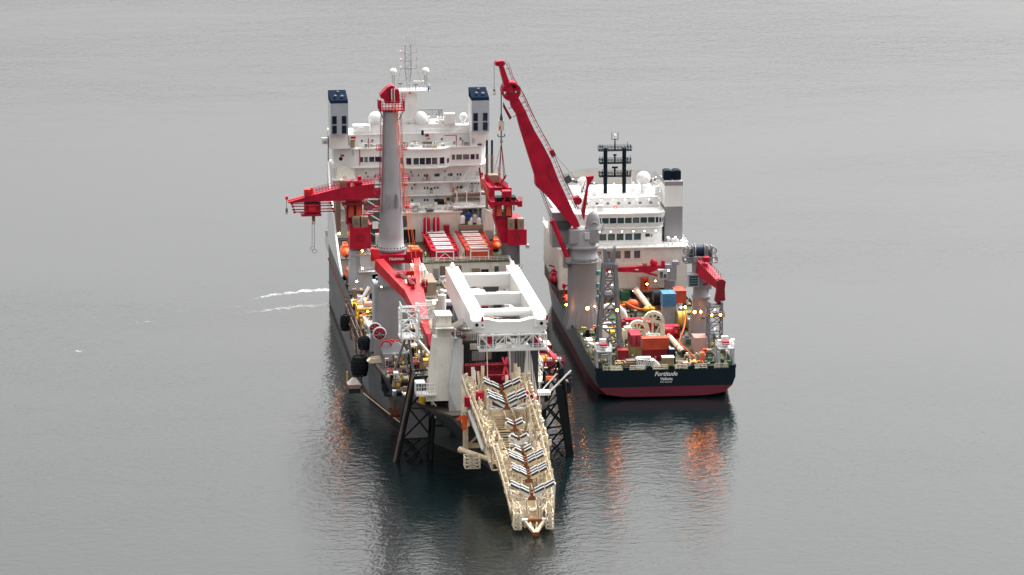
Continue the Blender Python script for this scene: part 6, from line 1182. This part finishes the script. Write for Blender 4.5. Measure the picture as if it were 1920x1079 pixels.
# tall posts, braces and ladders hanging from the root section's flanks
ro, rcs = segs[0]; fr = random.Random(61)
for sd_ in (0, 1):
    fg = G("cream")
    for a, b in zip(rcs, rcs[1:]):
        for k in range(3):
            f = (k+fr.random()*.6)/3; u, v = a[sd_].lerp(b[sd_], f), a[3-sd_].lerp(b[3-sd_], f); fg.tube(u+Vector((0,0,fr.uniform(.3,2.2))), v, fr.uniform(.14,.3), 7, mat=fr.choice(("cream","cream_pale","cream")))
        fg.beam(a[sd_].lerp(a[3-sd_],.5), b[sd_].lerp(b[3-sd_],.5), .3, mat="cream_pale"); fg.beam(a[sd_].lerp(a[3-sd_],.25), b[sd_].lerp(b[3-sd_],.75), .2)
    S.part("flank_frame", fg, ro)
# V cradles
def cradle(s, w_, rows, mat, col, rise=.42):
    p, d, sd, nn = cl(s); p = p + nn*.9; g = G(mat)
    for sg in (-1, 1):
        a = p + sd*sg*.5 - nn*.2; b = p + sd*sg*w_ + nn*w_*rise*1.5; g.beam(a+d*.75, b+d*.75, .5, .55); g.beam(b+d*.7, b-nn*w_*rise*1.9+d*.7, .3); g.beam(a+d*.8-nn*.9, b+d*.8-nn*w_*.5, .24)
    g.cbox(p+d*.8-nn*.5,(1.5,.7,.8),mat="rust" if col else mat); g.beam(p-sd*w_+d*.7-nn*.9, p+sd*w_+d*.7-nn*.9,.3)
    o = S.part("roller_cradle", g)
    for j in range(rows):
        for sg in (-1, 1):
            for m in range(2 if w_ > 2.4 else 1):
                f0, f1 = (.14+.44*m, .14+.44*m+.38) if w_ > 2.4 else (.2,.85); sh = -d*(.95*j-.55)+d*(.28*m)
                a = p + sd*sg*w_*f0 + nn*(w_*rise*1.5*f0+.5) + sh; b = p + sd*sg*w_*f1 + nn*(w_*rise*1.5*f1+.5) + sh
                S.part("roller", G("white_clean").tube(a, b, .17, 10).tube(a+d*.34-nn*.1, b+d*.34-nn*.1, .2, 8, mat="steel_dark"), o)
        S.part("centre_roller", G("rust").cbox(p+nn*.3-d*(.95*j-.55),(.6,.5,.7)), o)
for args in ((.125,3.9,2,"cream",1),(.19,4.0,3,"white",1),(.275,1.9,2,"cream",1),(.335,1.9,1,"white",0),(.40,2.0,2,"cream",1),(.475,3.6,3,"cream",1),(.59,3.6,3,"cream",1),(.76,4.5,2,"white",1)): cradle(*args)
S.part("red_spreader", G("red").beam((-1.6,-5,21.2),(3.2,-5,21.2),.3)); 
p, d, sd, nn = cl(.9)
S.part("end_cradle", G("cream").torus(tuple(p+nn*1.2),1.2,.28,12,8,'y',a0=R(190),a1=R(350)).box(p.x-1.6,p.x+1.6,p.y-.3,p.y+.3,p.z-.2,p.z+.4))
S.part("end_roller", G("white").tube((-.2,-50.2,2.6),(5.2,-50.2,2.6),.34,14).tube((1.2,-50.25,2.6),(4.0,-50.25,2.6),.42,14,mat="rust"))
S.part("end_tripod", G("cream").beam((.4,-50,2.6),(2.3,-52.6,.5),.5).beam((4.6,-50,2.6),(2.6,-52.6,.5),.5).beam((1.6,-49,2.0),(2.4,-52.6,.4),.35).beam((3.2,-49,2.0),(2.5,-52.6,.4),.35).box(1.9,3.0,-53,-52.2,-.2,.8,mat="rust"))
for x in (-1.4,5.0): S.part("end_cage", G("cream_pale").lattice([(x-.1,-50.6,.8),(x+1.3,-50.6,.8),(x+1.3,-47,.8),(x-.1,-47,.8)],[(x-.1,-50.6,4),(x+1.3,-50.6,4),(x+1.3,-47,4.6),(x-.1,-47,4.6)],4,.08,.06,square=True,cross=True))
S.part("side_cage", G("cream_pale").lattice([(-7.6,-19,5.2),(-4.6,-19,5.2),(-4.6,-16,5.2),(-7.6,-16,5.2)],[(-7.6,-19,7.4),(-4.6,-19,7.4),(-4.6,-16,7.4),(-7.6,-16,7.4)],3,.09,.07,square=True,cross=True))
S.part("yoke_tube", G("cream").tube((-7.2,-7.5,6.2),(-2.6,-20,7.2),.55,14).ball((-7.2,-7.5,6.2),.75,12)); S.part("yoke_tube", G("white").tube((-5.6,-9,14.8),(-3.8,-18,8.8),.42,12)); S.part("yoke_tube", G("cream_pale").tube((-3.4,-10,12.6),(-3.0,-24,7.4),.4,12)); S.part("yoke_tube", G("cream_pale").tube((7.2,-8,14),(6.8,-24,8.6),.42,12))
for i, (x, z) in enumerate(((-6.0,17.2),(-3.6,18.2),(5.6,18.0),(7.6,17.3))): S.part("buoyancy_drum", G("red").tube((x,-10.6,z-1.0),(x,-10.6,z+1.0),.85,18))
rr = random.Random(21)
for i in range(46):
    x = rr.uniform(-6.6,-1.0) if i < 30 else rr.uniform(2.2,6.4); y = rr.uniform(-6,-1); z = 20.4+rr.uniform(-2.2,2.6)-(1.6 if x < -4.6 else 0)
    S.part("pile_tube", G(rr.choice(("cream","cream_pale","cream_pale","offwhite"))).tube((x,y,z),(x+rr.uniform(-.5,.5),y-2.2,z-rr.uniform(4.5,7)),rr.uniform(.18,.4),9))
t = T('A', "tarpaulin", "orange tarpaulin flag tied to the side of the stinger", "tarpaulin", (-6.6,-9.6,13)); vs = [(0,0,1.2),(-1.1,-.1,.9),(-2.0,.2,.2),(-1.4,.1,-.1),(-.6,-.2,.2),(-.7,-.1,-1.4),(-.4,.1,-2.4),(.3,-.1,-1.8),(.7,.2,.6)]
t.part("cloth", G("orange").add(vs+[(x,y+.05,z) for x,y,z in vs],[(0,1,4),(1,2,3),(1,3,4),(0,4,8),(4,5,7),(5,6,7),(4,7,8),(13,10,9),(12,11,10),(13,12,10),(17,13,9),(16,14,13),(16,15,14),(17,16,13)]), local=True); t.part("tie", G("rope").tube((.3,0,1.3),(1.1,0,1.0),.05,5), local=True)
# hinge frame where the stinger meets the bow
A.part("hinge_frame", G("cream").box(-6.2,-5.4,-5,-2,5,18).box(7.4,8.2,-5,-2,5,18).beam((-6,-3.4,6),(8,-3.4,6),.9).beam((-6,-3.4,12),(8,-3.4,12),.7).beam((-5.8,-4,6),(1,-4,12),.4).beam((7.8,-4,6),(1,-4,12),.4))

# ------------------------------------------------------------------ people on deck
def person(ship, base, label, vest, helmet, rz=0):
    me = bpy.data.meshes.new("person"); J = [(0,0,.98),(0,.02,1.25),(0,.02,1.48),(0,0,1.6),(0,0,1.74),(-.2,0,1.45),(-.3,-.02,1.18),(-.28,-.16,.95),(.2,0,1.45),(.3,.02,1.18),(.3,-.1,.94),(-.1,0,.9),(-.12,-.06,.5),(-.12,.02,.06),(-.12,-.16,.04),(.1,0,.9),(.13,.04,.5),(.14,.1,.06),(.14,-.08,.04)]
    E_ = [(0,1),(1,2),(2,3),(3,4),(2,5),(5,6),(6,7),(2,8),(8,9),(9,10),(0,11),(11,12),(12,13),(13,14),(0,15),(15,16),(16,17),(17,18)]
    rad = [.15,.16,.15,.07,.11,.08,.06,.05,.08,.06,.05,.11,.08,.06,.05,.11,.08,.06,.05]
    me.from_pydata(J, E_, []); o = bpy.data.objects.new("person", me); COL.objects.link(o); me.materials.append(MATS["navy"]); o.location = wpos(ship, base); o.rotation_euler = (0,0,rz)
    sm = o.modifiers.new("skin", 'SKIN'); 
    for v, r_ in zip(me.skin_vertices[0].data, rad): v.radius = (r_, r_*.85)
    me.skin_vertices[0].data[0].use_root = True; o.modifiers.new("sub", 'SUBSURF').levels = 1; tag(o, label, "person")
    for n, g in (("vest", G(vest).lathe((0,.02,.95),[(.2,0),(.22,.2),(.235,.42),(.15,.6)],10)), ("helmet", G(helmet).ball((0,0,1.74),.15,10,z0=0).lathe((0,-.03,1.73),[(.19,0),(.19,.03)],10)), ("face", G("skin").ball((0,-.045,1.68),.1,8))):
        c = bpy.data.objects.new(n, g.mesh(n)); COL.objects.link(c); c.parent = o
person('A', (.5,136.5,16.0), "person in lime vest standing beside the red tank racks", "lime", "white_clean", .5)
person('A', (-.2,126.5,12.0), "person in lime vest below the container deck's front wall", "lime", "yellow", -.6)
person('A', (-13.2,22,12.0), "person in orange vest on the bow under the boom tip", "orange", "white_clean", 1.2)

# ------------------------------------------------------------------ thruster wash: thin ragged foam on the water
def foam():
    m = bpy.data.materials.new("foam"); m.use_nodes = True; t = m.node_tree; b = t.nodes["Principled BSDF"]; b.inputs["Base Color"].default_value = (.8,.82,.82,1); b.inputs["Roughness"].default_value = .8
    g = t.nodes.new("ShaderNodeNewGeometry"); n = t.nodes.new("ShaderNodeTexNoise"); n.inputs["Scale"].default_value = .55; n.inputs["Detail"].default_value = 6; n.inputs["Roughness"].default_value = .7
    at = t.nodes.new("ShaderNodeAttribute"); at.attribute_name = "cover"; ad = t.nodes.new("ShaderNodeMath"); ad.operation = 'ADD'
    t.links.new(g.outputs["Position"], n.inputs["Vector"]); t.links.new(n.outputs["Fac"], ad.inputs[0]); t.links.new(at.outputs["Fac"], ad.inputs[1])
    r = t.nodes.new("ShaderNodeMapRange"); r.inputs["From Min"].default_value = 1.04; r.inputs["From Max"].default_value = 1.7; t.links.new(ad.outputs[0], r.inputs["Value"]); t.links.new(r.outputs[0], b.inputs["Alpha"])
    MATS["foam"] = m
    # ribbons: (x, y, half width, cover) in the pipelay ship's frame, leading away from the hull
    ribs = [[(-18,179,5,.78),(-26,178,4.5,.74),(-33,175,3.6,.68),(-38,171,2.4,.6),(-41,166,1.6,.45)],
            [(-20,161,5.5,.8),(-27,161,5,.76),(-34,159,3.6,.66),(-41,156,2.4,.56),(-46,153,1.6,.42)],
            [(-40,162,1.6,.4),(-43,163,2,.6),(-46,164,1.6,.3)], [(-53,160,1.2,.3),(-57,160,1.6,.55),(-61,159,1.5,.3)], [(-56,149,1.5,.3),(-62,149,1.6,.5),(-68,148,1.6,.6),(-71,147,1.2,.3)],
            [(-80,120,1.4,.3),(-83,119,2,.66),(-86,117,1.5,.35)], [(-19.5,70,1.6,.5),(-21.5,62,1.4,.4),(-22,56,1,.3)]]
    vs, fs, cv = [], [], []; rq = random.Random(2)
    for rb in ribs:
        P = []
        for a, b2 in zip(rb, rb[1:]):
            for k in range(8): P.append([a[i]+(b2[i]-a[i])*k/8 for i in range(4)])
        P.append(list(rb[-1])); o0 = len(vs)
        for j, p_ in enumerate(P):
            jx = rq.uniform(-.8,.8); hw = p_[2]*rq.uniform(.25,.65)
            for u, c_ in ((-1.6,0),(-.5,1),(.5,1),(1.6,0)): vs.append(wpos('A', (p_[0], p_[1]+jx+u*hw, .03))); cv.append(c_*p_[3] if 0 < j < len(P)-1 or p_[0] > -22 else 0)
        for j in range(len(P)-1):
            for k in range(3): a = o0+j*4+k; fs.append((a,a+1,a+5,a+4))
    me = bpy.data.meshes.new("foam"); me.from_pydata(vs, [], fs); at_ = me.attributes.new("cover", 'FLOAT', 'POINT'); at_.data.foreach_set("value", cv); me.materials.append(m)
    o = bpy.data.objects.new("foam", me); COL.objects.link(o); tag(o, "thin white foam streaks trailing from the pipelay ship's side", "foam", kind="stuff")
foam()
